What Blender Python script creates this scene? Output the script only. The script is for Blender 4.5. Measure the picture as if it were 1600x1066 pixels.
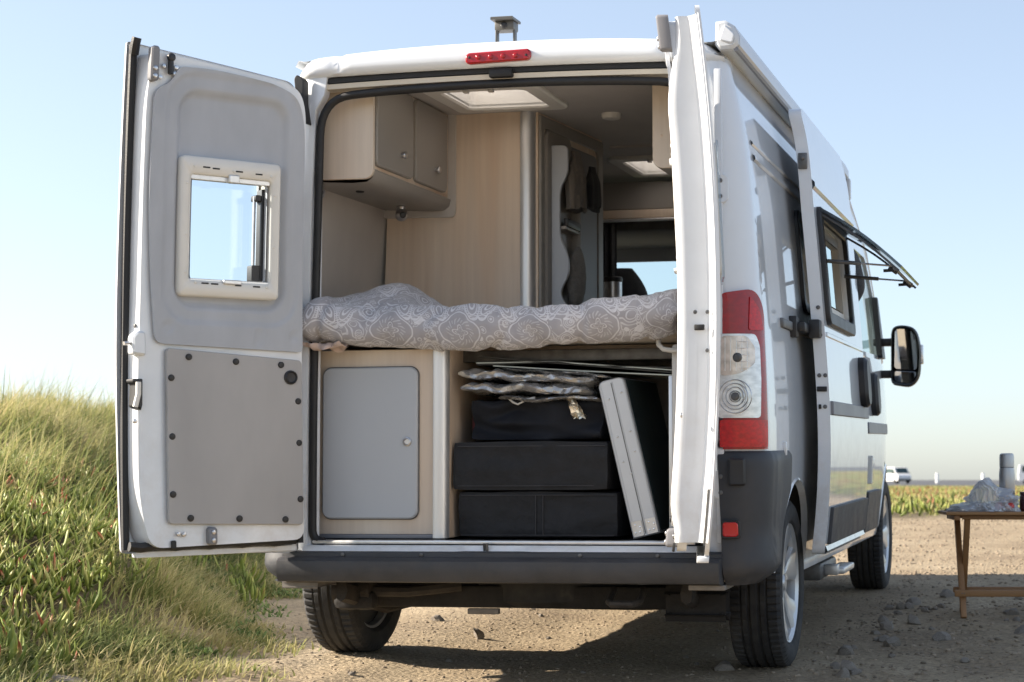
import bpy, bmesh, math, random
import numpy as np
from mathutils import Vector, Matrix, noise, geometry

for o in list(bpy.data.objects): bpy.data.objects.remove(o)
random.seed(7); RNG = np.random.default_rng(7)
S = bpy.context.scene
C = S.collection
R = math.radians

# ------------------------------------------------------------------ camera, sky, sun, exposure
cam_d = bpy.data.cameras.new('camera'); cam = bpy.data.objects.new('camera', cam_d); C.objects.link(cam)
cam_d.sensor_width = 36.0; cam_d.lens = 62.68; cam_d.shift_x = -0.21875; cam_d.clip_start = 0.1; cam_d.clip_end = 6000
cam_d.dof.use_dof = True; cam_d.dof.focus_distance = 7.1; cam_d.dof.aperture_fstop = 5.0
cam.location = (2.1371, -6.6273, 0.7999)
cam.rotation_euler = (R(90 + 4.454), 0, R(10.46))
S.camera = cam
S.render.resolution_x = 1024; S.render.resolution_y = 682

SUN_EL = R(25); SUN_DIR = Vector((-0.990, -0.139, 0)).normalized()        # towards the sun, in plan
W = bpy.data.worlds.new('World'); S.world = W; W.use_nodes = True
nt = W.node_tree; nt.nodes.clear()
sky = nt.nodes.new('ShaderNodeTexSky'); sky.sky_type = 'NISHITA'; sky.sun_disc = False
sky.sun_elevation = SUN_EL; sky.sun_rotation = math.atan2(SUN_DIR.x, SUN_DIR.y)
sky.altitude = 10; sky.air_density = 0.85; sky.dust_density = 0.8; sky.ozone_density = 3.0
bg = nt.nodes.new('ShaderNodeBackground'); bg.inputs[1].default_value = 0.125
wo = nt.nodes.new('ShaderNodeOutputWorld')
hs = nt.nodes.new('ShaderNodeHueSaturation'); hs.inputs['Saturation'].default_value = 0.80     # thin sea haze: paler and more even than clear air
gm = nt.nodes.new('ShaderNodeGamma'); gm.inputs[1].default_value = 0.72
nt.links.new(sky.outputs[0], hs.inputs['Color']); nt.links.new(hs.outputs[0], gm.inputs[0]); nt.links.new(gm.outputs[0], bg.inputs[0]); nt.links.new(bg.outputs[0], wo.inputs[0])
sd = bpy.data.lights.new('sun', 'SUN'); sd.energy = 4.8; sd.angle = R(0.55); sd.color = (1.0, 0.89, 0.75)
sun = bpy.data.objects.new('sun', sd); C.objects.link(sun); sun.location = (-20, -6, 10)
d = -Vector((SUN_DIR.x*math.cos(SUN_EL), SUN_DIR.y*math.cos(SUN_EL), math.sin(SUN_EL)))
sun.rotation_euler = d.to_track_quat('-Z', 'Y').to_euler()
S.view_settings.view_transform = 'Standard'; S.view_settings.look = 'None'
S.view_settings.exposure = 1.52; S.view_settings.gamma = 1.0; S.view_settings.use_curve_mapping = False

# the van stands nose-up on a slight slope: van frame (x right, y forward, z up) -> world
VM = Matrix(((0.99999, 0.0, -0.00324, 0), (-0.00007, 0.99978, -0.02108, 0), (0.00324, 0.02108, 0.99977, 0), (0, 0, 0, 1)))

# ------------------------------------------------------------------ materials
MATS = {}
def nn(t, kind, **kw):
    n = t.nodes.new(kind)
    for k, v in kw.items(): setattr(n, k, v)
    return n
def ramp(t, stops, interp='LINEAR'):
    n = t.nodes.new('ShaderNodeValToRGB'); cr = n.color_ramp; cr.interpolation = interp
    while len(cr.elements) < len(stops): cr.elements.new(0.5)
    for e, (p, c) in zip(cr.elements, stops): e.position = p; e.color = (*c, 1) if len(c) == 3 else c
    return n
def base(name):
    m = bpy.data.materials.new(name); m.use_nodes = True; t = m.node_tree
    b = t.nodes['Principled BSDF']; MATS[name] = m
    return m, t, b
def mat(name, col, rough=0.5, metal=0.0, coat=0.0, var=0.08, scale=(6, 6, 6), bump=0.0, bscale=200, spec=0.5, coatr=0.05, rvar=0.1, detail=4, sheen=0.0):
    """plain surface with noise in colour and gloss and an optional fine relief"""
    m, t, b = base(name); L = t.links.new
    tc = nn(t, 'ShaderNodeTexCoord'); mp = nn(t, 'ShaderNodeMapping'); mp.inputs[3].default_value = scale
    L(tc.outputs['Object'], mp.inputs[0])
    n = nn(t, 'ShaderNodeTexNoise'); n.inputs['Scale'].default_value = 1.0; n.inputs['Detail'].default_value = detail
    L(mp.outputs[0], n.inputs['Vector'])
    lo = [max(0, c*(1-var)) for c in col]; hi = [min(1, c*(1+var)) for c in col]
    r = ramp(t, [(0.3, lo), (0.7, hi)]); L(n.outputs[0], r.inputs[0]); L(r.outputs[0], b.inputs['Base Color'])
    mr = nn(t, 'ShaderNodeMapRange'); mr.inputs[3].default_value = max(0.02, rough-rvar); mr.inputs[4].default_value = min(1, rough+rvar)
    L(n.outputs[0], mr.inputs[0]); L(mr.outputs[0], b.inputs['Roughness'])
    b.inputs['Metallic'].default_value = metal; b.inputs['Coat Weight'].default_value = coat; b.inputs['Coat Roughness'].default_value = coatr
    b.inputs['Specular IOR Level'].default_value = spec
    if sheen: b.inputs['Sheen Weight'].default_value = sheen
    if bump:
        n2 = nn(t, 'ShaderNodeTexNoise'); n2.inputs['Scale'].default_value = bscale; n2.inputs['Detail'].default_value = 3
        L(tc.outputs['Object'], n2.inputs['Vector'])
        bp = nn(t, 'ShaderNodeBump'); bp.inputs['Strength'].default_value = bump; bp.inputs['Distance'].default_value = 0.01
        L(n2.outputs[0], bp.inputs['Height']); L(bp.outputs[0], b.inputs['Normal'])
    return m
def glassmat(name, col=(0.9, 0.95, 1.0), alpha=0.12, rough=0.02):
    """thin pane: mostly clear, with a reflection"""
    m = bpy.data.materials.new(name); m.use_nodes = True; t = m.node_tree; t.nodes.clear(); L = t.links.new; MATS[name] = m
    o = nn(t, 'ShaderNodeOutputMaterial'); tr = nn(t, 'ShaderNodeBsdfTransparent'); tr.inputs[0].default_value = (*col, 1)
    gl = nn(t, 'ShaderNodeBsdfGlossy'); gl.inputs['Roughness'].default_value = rough
    lw = nn(t, 'ShaderNodeLayerWeight'); pw = nn(t, 'ShaderNodeMath', operation='POWER'); pw.inputs[1].default_value = 4.0; L(lw.outputs['Facing'], pw.inputs[0])
    mx = nn(t, 'ShaderNodeMixShader'); ad = nn(t, 'ShaderNodeMath', operation='MULTIPLY_ADD'); ad.inputs[1].default_value = 0.75; ad.inputs[2].default_value = alpha*0.4; ad.use_clamp = True
    L(pw.outputs[0], ad.inputs[0]); L(ad.outputs[0], mx.inputs[0]); L(tr.outputs[0], mx.inputs[1]); L(gl.outputs[0], mx.inputs[2]); L(mx.outputs[0], o.inputs[0])
    return m

mat('paint', (0.745, 0.775, 0.81), 0.32, coat=1.0, var=0.03, scale=(2, 2, 2), coatr=0.03)
mat('paint_inner', (0.725, 0.75, 0.78), 0.35, coat=0.6, var=0.05, scale=(5, 5, 5), coatr=0.08)
def dirt_paint(name, dust=(0.42, 0.34, 0.25), zlow=0.45, zhigh=1.25, amt=0.45):
    """road dust and speckle thrown up over the lower body, thinning out upwards"""
    t = MATS[name].node_tree; L = t.links.new; b = t.nodes['Principled BSDF']; src = b.inputs['Base Color'].links[0].from_socket; rs = b.inputs['Roughness'].links[0].from_socket
    tc = nn(t, 'ShaderNodeTexCoord'); sp = nn(t, 'ShaderNodeSeparateXYZ'); L(tc.outputs['Object'], sp.inputs[0])
    mr = nn(t, 'ShaderNodeMapRange', interpolation_type='SMOOTHSTEP'); mr.inputs[1].default_value = zhigh; mr.inputs[2].default_value = zlow; L(sp.outputs[2], mr.inputs[0])
    n = nn(t, 'ShaderNodeTexNoise'); n.inputs['Scale'].default_value = 9; n.inputs['Detail'].default_value = 9; n.inputs['Roughness'].default_value = 0.75; L(tc.outputs['Object'], n.inputs['Vector'])
    r = ramp(t, [(0.42, (0, 0, 0)), (0.72, (1, 1, 1))]); L(n.outputs[0], r.inputs[0])
    mu = nn(t, 'ShaderNodeMath', operation='MULTIPLY_ADD'); L(mr.outputs[0], mu.inputs[0]); mu.inputs[1].default_value = amt; mu.inputs[2].default_value = 0.05
    m2 = nn(t, 'ShaderNodeMath', operation='MULTIPLY'); L(mu.outputs[0], m2.inputs[0]); L(r.outputs[0], m2.inputs[1])
    mx = nn(t, 'ShaderNodeMix', data_type='RGBA'); L(m2.outputs[0], mx.inputs[0]); L(src, mx.inputs[6]); mx.inputs[7].default_value = (*dust, 1); L(mx.outputs[2], b.inputs['Base Color'])
    ad = nn(t, 'ShaderNodeMath', operation='ADD'); ad.use_clamp = True; L(rs, ad.inputs[0]); L(m2.outputs[0], ad.inputs[1]); L(ad.outputs[0], b.inputs['Roughness'])
dirt_paint('paint', amt=0.45); dirt_paint('paint_inner', amt=0.30)
mat('cream_seal_strip', (0.62, 0.56, 0.46), 0.5, var=0.06)
mat('rubber', (0.012, 0.012, 0.013), 0.55, var=0.3, bump=0.1)
mat('black_plastic', (0.018, 0.018, 0.02), 0.45, var=0.2, bump=0.05, bscale=500)
mat('bumper_plastic', (0.034, 0.036, 0.042), 0.50, var=0.22, scale=(7, 7, 7), bump=0.12, bscale=700)
dirt_paint('bumper_plastic', (0.14, 0.125, 0.11), 0.36, 0.9, 0.30)
mat('trim_grey', (0.42, 0.44, 0.475), 0.62, var=0.09, scale=(7, 7, 3), detail=8, bump=0.1, bscale=600)
mat('panel_grey', (0.385, 0.375, 0.37), 0.55, var=0.09, scale=(5, 5, 2), detail=8, bump=0.05, bscale=500)
mat('window_cream', (0.74, 0.72, 0.67), 0.42, var=0.03)
mat('steel', (0.55, 0.55, 0.56), 0.32, metal=1.0, var=0.12, scale=(20, 20, 20))
mat('dark_steel', (0.16, 0.16, 0.16), 0.5, metal=0.7, var=0.3, scale=(20, 20, 20))
mat('aluminium', (0.72, 0.72, 0.72), 0.38, metal=0.75, var=0.06, scale=(40, 40, 2))
mat('case_aluminium', (0.56, 0.575, 0.60), 0.42, metal=0.55, var=0.05, scale=(4, 40, 4))
mat('chrome', (0.8, 0.8, 0.8), 0.12, metal=1.0, var=0.03)
mat('lining', (0.50, 0.46, 0.42), 0.75, var=0.05, bump=0.12, bscale=350)
mat('ceiling_lining', (0.52, 0.49, 0.46), 0.8, var=0.05, bump=0.15, bscale=300)
mat('laminate_dark', (0.28, 0.26, 0.235), 0.4, var=0.04, bump=0.02)
mat('laminate_grey', (0.43, 0.455, 0.49), 0.38, var=0.03, scale=(2, 2, 2))
mat('floor_vinyl', (0.08, 0.075, 0.07), 0.6, var=0.2, scale=(20, 20, 20))
mat('underbody', (0.018, 0.016, 0.015), 0.8, var=0.5, scale=(14, 14, 14), bump=0.3, bscale=60)
mat('underbody_rust', (0.030, 0.024, 0.019), 0.75, var=0.5, scale=(18, 18, 18), bump=0.3, bscale=80)
mat('dusty_metal', (0.22, 0.20, 0.18), 0.7, var=0.3, scale=(14, 14, 14))
mat('black_fabric', (0.013, 0.0135, 0.016), 0.72, var=0.35, scale=(14, 14, 14), bump=0.9, bscale=22, spec=0.4)
mat('stitching', (0.05, 0.05, 0.055), 0.8, var=0.2)
mat('navy_fabric', (0.010, 0.012, 0.018), 0.75, var=0.25, scale=(9, 9, 9), bump=0.3, bscale=500, spec=0.3)
mat('dark_red_cloth', (0.05, 0.006, 0.008), 0.9, var=0.3)
mat('towel_beige', (0.17, 0.145, 0.12), 0.95, var=0.15, scale=(60, 60, 60), bump=0.8, bscale=350, sheen=0.3)
mat('towel_black', (0.014, 0.015, 0.018), 0.95, var=0.3, scale=(60, 60, 60), bump=0.8, bscale=350, sheen=0.2)
mat('knit_grey', (0.20, 0.19, 0.175), 0.95, var=0.2, scale=(70, 20, 70), bump=0.8, bscale=260, sheen=0.3)
mat('silver_cover', (0.42, 0.415, 0.41), 0.27, metal=0.6, var=0.15, scale=(20, 20, 20), bump=0.25, bscale=40)
mat('foil_edge', (0.42, 0.44, 0.40), 0.4, metal=0.5, var=0.2)
mat('dark_card', (0.035, 0.035, 0.032), 0.55, var=0.3, scale=(12, 12, 12))
mat('crumpled_foil', (0.66, 0.6, 0.5), 0.22, metal=0.9, var=0.2, scale=(30, 30, 30))
mat('teal_cloth', (0.006, 0.018, 0.022), 0.7, var=0.3, scale=(20, 20, 20), bump=0.2)
mat('white_tube', (0.62, 0.60, 0.56), 0.4, var=0.03)
mat('peach_cloth', (0.52, 0.40, 0.34), 0.9, var=0.1, scale=(30, 30, 30))
mat('rim_silver', (0.56, 0.57, 0.58), 0.34, metal=0.55, coat=0.4, var=0.06)
mat('rim_dark', (0.02, 0.02, 0.02), 0.6, var=0.3)
mat('red_lens', (0.32, 0.001, 0.003), 0.15, coat=0.25, var=0.2, scale=(40, 40, 60), coatr=0.04)
mat('red_lens_light', (0.52, 0.002, 0.005), 0.2, coat=0.25, var=0.25, scale=(60, 60, 90), coatr=0.04)
mat('red_reflector', (0.50, 0.004, 0.005), 0.25, coat=0.4, var=0.08)
mat('clear_lens', (0.72, 0.72, 0.72), 0.14, metal=0.35, coat=0.8, var=0.25, scale=(25, 25, 60))
mat('amber_bulb', (0.60, 0.50, 0.43), 0.16, metal=0.55, coat=0.8, var=0.3, scale=(40, 40, 40))
mat('mirror_glass', (0.85, 0.88, 0.9), 0.02, metal=1.0, var=0.01, rvar=0.0)
mat('strip_grey', (0.21, 0.21, 0.225), 0.45, var=0.05)
mat('awning_white', (0.62, 0.64, 0.66), 0.4, coat=0.4, var=0.05)
mat('teak', (0.20, 0.105, 0.045), 0.5, var=0.25, scale=(5, 5, 5), bump=0.1, bscale=120)
mat('thermos_steel', (0.46, 0.46, 0.46), 0.34, metal=0.7, var=0.05, scale=(60, 60, 3))
mat('tomato', (0.55, 0.03, 0.02), 0.25, coat=0.4, var=0.1)
mat('lettuce', (0.06, 0.12, 0.03), 0.6, var=0.5, scale=(40, 40, 40), bump=0.5, bscale=60)
mat('jam', (0.045, 0.006, 0.008), 0.15, coat=0.6, var=0.3)
mat('far_white', (0.75, 0.75, 0.75), 0.4, coat=0.3, var=0.03)
mat('far_glass', (0.02, 0.05, 0.05), 0.1, coat=0.5, var=0.1)
mat('blue_cap', (0.02, 0.22, 0.45), 0.4, var=0.1)
mat('camera_grey', (0.10, 0.095, 0.085), 0.4, var=0.1)
glassmat('pane', (0.90, 0.94, 0.97), 0.10)
glassmat('tinted_pane', (0.26, 0.29, 0.31), 0.15)
glassmat('windscreen_glass', (0.80, 0.90, 0.90), 0.10)

def bag_material():
    m = bpy.data.materials.new('plastic_film'); m.use_nodes = True; t = m.node_tree; t.nodes.clear(); L = t.links.new; MATS['plastic_film'] = m
    o = nn(t, 'ShaderNodeOutputMaterial'); tr = nn(t, 'ShaderNodeBsdfTransparent'); tr.inputs[0].default_value = (0.95, 0.96, 0.98, 1)
    df = nn(t, 'ShaderNodeBsdfTranslucent'); df.inputs[0].default_value = (0.82, 0.84, 0.88, 1)
    d2 = nn(t, 'ShaderNodeBsdfDiffuse'); d2.inputs[0].default_value = (0.75, 0.77, 0.8, 1)
    gl = nn(t, 'ShaderNodeBsdfGlossy'); gl.inputs['Roughness'].default_value = 0.18
    m0 = nn(t, 'ShaderNodeMixShader'); m0.inputs[0].default_value = 0.5; L(df.outputs[0], m0.inputs[1]); L(d2.outputs[0], m0.inputs[2])
    m1 = nn(t, 'ShaderNodeMixShader'); m1.inputs[0].default_value = 0.62; L(tr.outputs[0], m1.inputs[1]); L(m0.outputs[0], m1.inputs[2])
    m2 = nn(t, 'ShaderNodeMixShader'); m2.inputs[0].default_value = 0.18; L(m1.outputs[0], m2.inputs[1]); L(gl.outputs[0], m2.inputs[2]); L(m2.outputs[0], o.inputs[0])
bag_material()
def hatch_material():
    m = bpy.data.materials.new('hatch_dome'); m.use_nodes = True; t = m.node_tree; t.nodes.clear(); L = t.links.new; MATS['hatch_dome'] = m
    o = nn(t, 'ShaderNodeOutputMaterial'); a = nn(t, 'ShaderNodeBsdfTranslucent'); a.inputs[0].default_value = (0.88, 0.84, 0.82, 1)
    b = nn(t, 'ShaderNodeBsdfDiffuse'); b.inputs[0].default_value = (0.8, 0.8, 0.8, 1)
    x = nn(t, 'ShaderNodeMixShader'); x.inputs[0].default_value = 0.25; L(a.outputs[0], x.inputs[1]); L(b.outputs[0], x.inputs[2]); L(x.outputs[0], o.inputs[0])
hatch_material()

def wood_material(name, c0, c1, c2, axis='z', rough=0.42):
    """light laminate: long soft streaks along the grain plus broad heartwood bands"""
    m, t, b = base(name); L = t.links.new
    tc = nn(t, 'ShaderNodeTexCoord'); mp = nn(t, 'ShaderNodeMapping')
    mp.inputs[3].default_value = {'z': (38, 38, 1.6), 'x': (1.6, 38, 38), 'y': (38, 1.6, 38)}[axis]
    L(tc.outputs['Object'], mp.inputs[0])
    n = nn(t, 'ShaderNodeTexNoise'); n.inputs['Scale'].default_value = 1.0; n.inputs['Detail'].default_value = 6; n.inputs['Roughness'].default_value = 0.6
    L(mp.outputs[0], n.inputs['Vector'])
    mp2 = nn(t, 'ShaderNodeMapping'); mp2.inputs[3].default_value = {'z': (5, 5, 0.5), 'x': (0.5, 5, 5), 'y': (5, 0.5, 5)}[axis]
    L(tc.outputs['Object'], mp2.inputs[0])
    n2 = nn(t, 'ShaderNodeTexNoise'); n2.inputs['Scale'].default_value = 1.0; n2.inputs['Detail'].default_value = 2; n2.inputs['Distortion'].default_value = 0.6
    L(mp2.outputs[0], n2.inputs['Vector'])
    r2 = ramp(t, [(0.35, c0), (0.55, c1), (0.75, c2)]); L(n2.outputs[0], r2.inputs[0])
    r1 = ramp(t, [(0.3, (0.92, 0.91, 0.90)), (0.7, (1.03, 1.03, 1.02))]); L(n.outputs[0], r1.inputs[0])
    mx = nn(t, 'ShaderNodeMix', data_type='RGBA', blend_type='MULTIPLY'); mx.inputs[0].default_value = 1.0
    L(r2.outputs[0], mx.inputs[6]); L(r1.outputs[0], mx.inputs[7]); L(mx.outputs[2], b.inputs['Base Color'])
    b.inputs['Roughness'].default_value = rough
    bp = nn(t, 'ShaderNodeBump'); bp.inputs['Strength'].default_value = 0.05; bp.inputs['Distance'].default_value = 0.002
    L(n.outputs[0], bp.inputs['Height']); L(bp.outputs[0], b.inputs['Normal'])
wood_material('beech', (0.71, 0.595, 0.48), (0.69, 0.55, 0.425), (0.63, 0.44, 0.30))
wood_material('beech_pale', (0.68, 0.59, 0.49), (0.65, 0.55, 0.45), (0.60, 0.48, 0.38))
wood_material('table_wood', (0.36, 0.19, 0.075), (0.31, 0.155, 0.058), (0.25, 0.115, 0.04), axis='x', rough=0.5)
wood_material('table_leg_wood', (0.34, 0.175, 0.07), (0.29, 0.14, 0.052), (0.23, 0.105, 0.036), axis='z', rough=0.5)

def tyre_material():
    m, t, b = base('tyre'); L = t.links.new
    tc = nn(t, 'ShaderNodeTexCoord'); n = nn(t, 'ShaderNodeTexNoise'); n.inputs['Scale'].default_value = 14; n.inputs['Detail'].default_value = 6
    L(tc.outputs['Object'], n.inputs['Vector'])
    r = ramp(t, [(0.35, (0.018, 0.018, 0.019)), (0.62, (0.040, 0.038, 0.036)), (0.8, (0.085, 0.075, 0.062))]); L(n.outputs[0], r.inputs[0]); L(r.outputs[0], b.inputs['Base Color'])
    b.inputs['Roughness'].default_value = 0.8
    n2 = nn(t, 'ShaderNodeTexNoise'); n2.inputs['Scale'].default_value = 160; L(tc.outputs['Object'], n2.inputs['Vector'])
    bp = nn(t, 'ShaderNodeBump'); bp.inputs['Strength'].default_value = 0.25; bp.inputs['Distance'].default_value = 0.004
    L(n2.outputs[0], bp.inputs['Height']); L(bp.outputs[0], b.inputs['Normal'])
tyre_material()

def duvet_material():
    """grey cotton printed with pale medallions, paisley drops and scrolls, laid out in the cloth's own UVs"""
    m, t, b = base('duvet_print'); L = t.links.new
    def M_(op, a, bb=None, cc=None):
        n = nn(t, 'ShaderNodeMath', operation=op)
        for i, x in enumerate((a, bb, cc)):
            if x is None: continue
            if isinstance(x, (int, float)): n.inputs[i].default_value = x
            else: L(x, n.inputs[i])
        return n.outputs[0]
    uv = nn(t, 'ShaderNodeUVMap')
    nz = nn(t, 'ShaderNodeTexNoise'); nz.inputs['Scale'].default_value = 14; nz.inputs['Detail'].default_value = 2; L(uv.outputs[0], nz.inputs['Vector'])
    sb = nn(t, 'ShaderNodeVectorMath', operation='SUBTRACT'); L(nz.outputs['Color'], sb.inputs[0]); sb.inputs[1].default_value = (0.5, 0.5, 0.5)
    sc = nn(t, 'ShaderNodeVectorMath', operation='SCALE'); L(sb.outputs[0], sc.inputs[0]); sc.inputs['Scale'].default_value = 0.022
    ad = nn(t, 'ShaderNodeVectorMath', operation='ADD'); L(uv.outputs[0], ad.inputs[0]); L(sc.outputs[0], ad.inputs[1])
    sep = nn(t, 'ShaderNodeSeparateXYZ'); L(ad.outputs[0], sep.inputs[0])
    def tile(ou, ov, pu=0.28, pv=0.24):
        u = M_('SUBTRACT', M_('FRACT', M_('ADD', M_('DIVIDE', sep.outputs[0], pu), ou)), 0.5)
        v = M_('SUBTRACT', M_('FRACT', M_('ADD', M_('DIVIDE', sep.outputs[1], pv), ov)), 0.5)
        return M_('MULTIPLY', u, pu), M_('MULTIPLY', v, pv)
    def band(x, c, w): return M_('LESS_THAN', M_('ABSOLUTE', M_('SUBTRACT', x, c)), w)
    u, v = tile(0.1, 0.62)
    rr = M_('SQRT', M_('ADD', M_('MULTIPLY', u, u), M_('MULTIPLY', v, v)))
    th = M_('ARCTAN2', v, u)
    q = M_('SUBTRACT', rr, M_('MULTIPLY', M_('COSINE', M_('MULTIPLY', th, 4)), 0.008))
    med = M_('MAXIMUM', band(q, 0.076, 0.0028), M_('MAXIMUM', band(q, 0.022, 0.0024), band(q, 0.011, 0.0014)))
    q4 = M_('SUBTRACT', rr, M_('MULTIPLY', M_('COSINE', M_('MULTIPLY', th, 8)), 0.005))
    pet = M_('MULTIPLY', band(q4, 0.046, 0.0085), M_('GREATER_THAN', M_('SINE', M_('ADD', M_('MULTIPLY', th, 20), M_('MULTIPLY', rr, 300))), 0.35))
    med = M_('MAXIMUM', M_('MULTIPLY', med, 0.9), M_('MULTIPLY', pet, 0.55))
    inside = M_('LESS_THAN', q, 0.084)
    # paisley drops between medallions
    u2, v2 = tile(0.6, 0.12, 0.14, 0.24)
    us = M_('ADD', M_('ABSOLUTE', u2), M_('MULTIPLY', v2, 0.28)); vv = M_('MULTIPLY', v2, 0.42)
    r2 = M_('SQRT', M_('ADD', M_('MULTIPLY', M_('SUBTRACT', us, 0.035), M_('SUBTRACT', us, 0.035)), M_('MULTIPLY', vv, vv)))
    pai = M_('MAXIMUM', band(r2, 0.030, 0.0022), M_('MAXIMUM', band(r2, 0.021, 0.0016), band(r2, 0.010, 0.0024)))
    dots = M_('MULTIPLY', band(r2, 0.0255, 0.002), M_('GREATER_THAN', M_('SINE', M_('MULTIPLY', sep.outputs[1], 620)), 0))
    pai = M_('MAXIMUM', pai, dots)
    inp = M_('LESS_THAN', r2, 0.033)
    # scrolls elsewhere
    vo = nn(t, 'ShaderNodeTexVoronoi', feature='F1'); vo.inputs['Scale'].default_value = 30; L(ad.outputs[0], vo.inputs['Vector'])
    dist = vo.outputs['Distance']
    v2_ = nn(t, 'ShaderNodeTexVoronoi', feature='SMOOTH_F1'); v2_.inputs['Scale'].default_value = 17; L(ad.outputs[0], v2_.inputs['Vector']); d2_ = v2_.outputs['Distance']
    scr = M_('MAXIMUM', M_('MAXIMUM', band(dist, 0.42, 0.038), M_('MAXIMUM', band(dist, 0.24, 0.034), M_('LESS_THAN', dist, 0.07))), M_('MAXIMUM', band(d2_, 0.30, 0.022), M_('MAXIMUM', band(d2_, 0.42, 0.018), band(d2_, 0.20, 0.018))))
    n3 = nn(t, 'ShaderNodeTexNoise'); n3.inputs['Scale'].default_value = 13; n3.inputs['Detail'].default_value = 1; L(ad.outputs[0], n3.inputs['Vector'])
    blob = M_('GREATER_THAN', n3.outputs[0], 0.66)
    scr = M_('MAXIMUM', M_('MULTIPLY', scr, 0.75), blob)
    out = M_('MULTIPLY', M_('SUBTRACT', 1.0, inside), M_('SUBTRACT', 1.0, inp))
    pat = M_('MAXIMUM', med, M_('MAXIMUM', M_('MULTIPLY', pai, M_('SUBTRACT', 1.0, inside)), M_('MULTIPLY', scr, out)))
    n4 = nn(t, 'ShaderNodeTexNoise'); n4.inputs['Scale'].default_value = 60; n4.inputs['Detail'].default_value = 2; L(uv.outputs[0], n4.inputs['Vector'])
    soft = M_('MULTIPLY', pat, M_('ADD', M_('MULTIPLY', n4.outputs[0], 0.8), 0.55))
    mx = nn(t, 'ShaderNodeMix', data_type='RGBA'); L(soft, mx.inputs[0])
    g = ramp(t, [(0.3, (0.32, 0.305, 0.32)), (0.7, (0.385, 0.37, 0.385))]); L(nz.outputs[0], g.inputs[0]); L(g.outputs[0], mx.inputs[6])
    mx.inputs[7].default_value = (0.62, 0.61, 0.635, 1)
    L(mx.outputs[2], b.inputs['Base Color']); b.inputs['Roughness'].default_value = 0.9; b.inputs['Sheen Weight'].default_value = 0.25
    tc = nn(t, 'ShaderNodeTexCoord'); n5 = nn(t, 'ShaderNodeTexNoise'); n5.inputs['Scale'].default_value = 28; n5.inputs['Detail'].default_value = 4; L(tc.outputs['Object'], n5.inputs['Vector'])
    bp = nn(t, 'ShaderNodeBump'); bp.inputs['Strength'].default_value = 0.35; bp.inputs['Distance'].default_value = 0.012
    L(n5.outputs[0], bp.inputs['Height']); L(bp.outputs[0], b.inputs['Normal'])
duvet_material()

def ground_material():
    m, t, b = base('ground_dirt'); L = t.links.new
    tc = nn(t, 'ShaderNodeTexCoord')
    def nz(s, d=6, r=0.6):
        n = nn(t, 'ShaderNodeTexNoise'); n.inputs['Scale'].default_value = s; n.inputs['Detail'].default_value = d; n.inputs['Roughness'].default_value = r
        L(tc.outputs['Object'], n.inputs['Vector']); return n.outputs[0]
    a, f = nz(0.8), nz(38, 8, 0.7)
    r = ramp(t, [(0.30, (0.255, 0.195, 0.13)), (0.5, (0.36, 0.285, 0.19)), (0.7, (0.44, 0.36, 0.25))]); L(a, r.inputs[0])
    r2 = ramp(t, [(0.28, (0.45, 0.43, 0.42)), (0.5, (0.95, 0.95, 0.95)), (0.74, (1.35, 1.32, 1.28))]); L(f, r2.inputs[0])
    mx = nn(t, 'ShaderNodeMix', data_type='RGBA', blend_type='MULTIPLY'); mx.inputs[0].default_value = 1; L(r.outputs[0], mx.inputs[6]); L(r2.outputs[0], mx.inputs[7])
    at = nn(t, 'ShaderNodeAttribute'); at.attribute_name = 'tint'                 # darker brown ground where the bank is overgrown
    sm = nn(t, 'ShaderNodeMix', data_type='RGBA'); L(at.outputs['Fac'], sm.inputs[0]); L(mx.outputs[2], sm.inputs[6]); sm.inputs[7].default_value = (0.085, 0.070, 0.038, 1)
    L(sm.outputs[2], b.inputs['Base Color']); b.inputs['Roughness'].default_value = 0.95; b.inputs['Specular IOR Level'].default_value = 0.2
    bp = nn(t, 'ShaderNodeBump'); bp.inputs['Strength'].default_value = 0.8; bp.inputs['Distance'].default_value = 0.02
    vo = nn(t, 'ShaderNodeTexVoronoi'); vo.inputs['Scale'].default_value = 45; L(tc.outputs['Object'], vo.inputs['Vector'])
    s = nn(t, 'ShaderNodeMath', operation='SUBTRACT'); L(f, s.inputs[0]); 
    s2 = nn(t, 'ShaderNodeMath', operation='MULTIPLY'); L(vo.outputs['Distance'], s2.inputs[0]); s2.inputs[1].default_value = 0.5; L(s2.outputs[0], s.inputs[1])
    L(s.outputs[0], bp.inputs['Height']); L(bp.outputs[0], b.inputs['Normal'])
ground_material()
mat('asphalt', (0.075, 0.078, 0.085), 0.9, var=0.2, scale=(1, 1, 1))
mat('stone', (0.26, 0.225, 0.185), 0.9, var=0.4, scale=(18, 18, 18), bump=0.6, bscale=50)
mat('pebbles', (0.26, 0.205, 0.145), 0.95, var=0.5, scale=(9, 9, 9))

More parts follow.
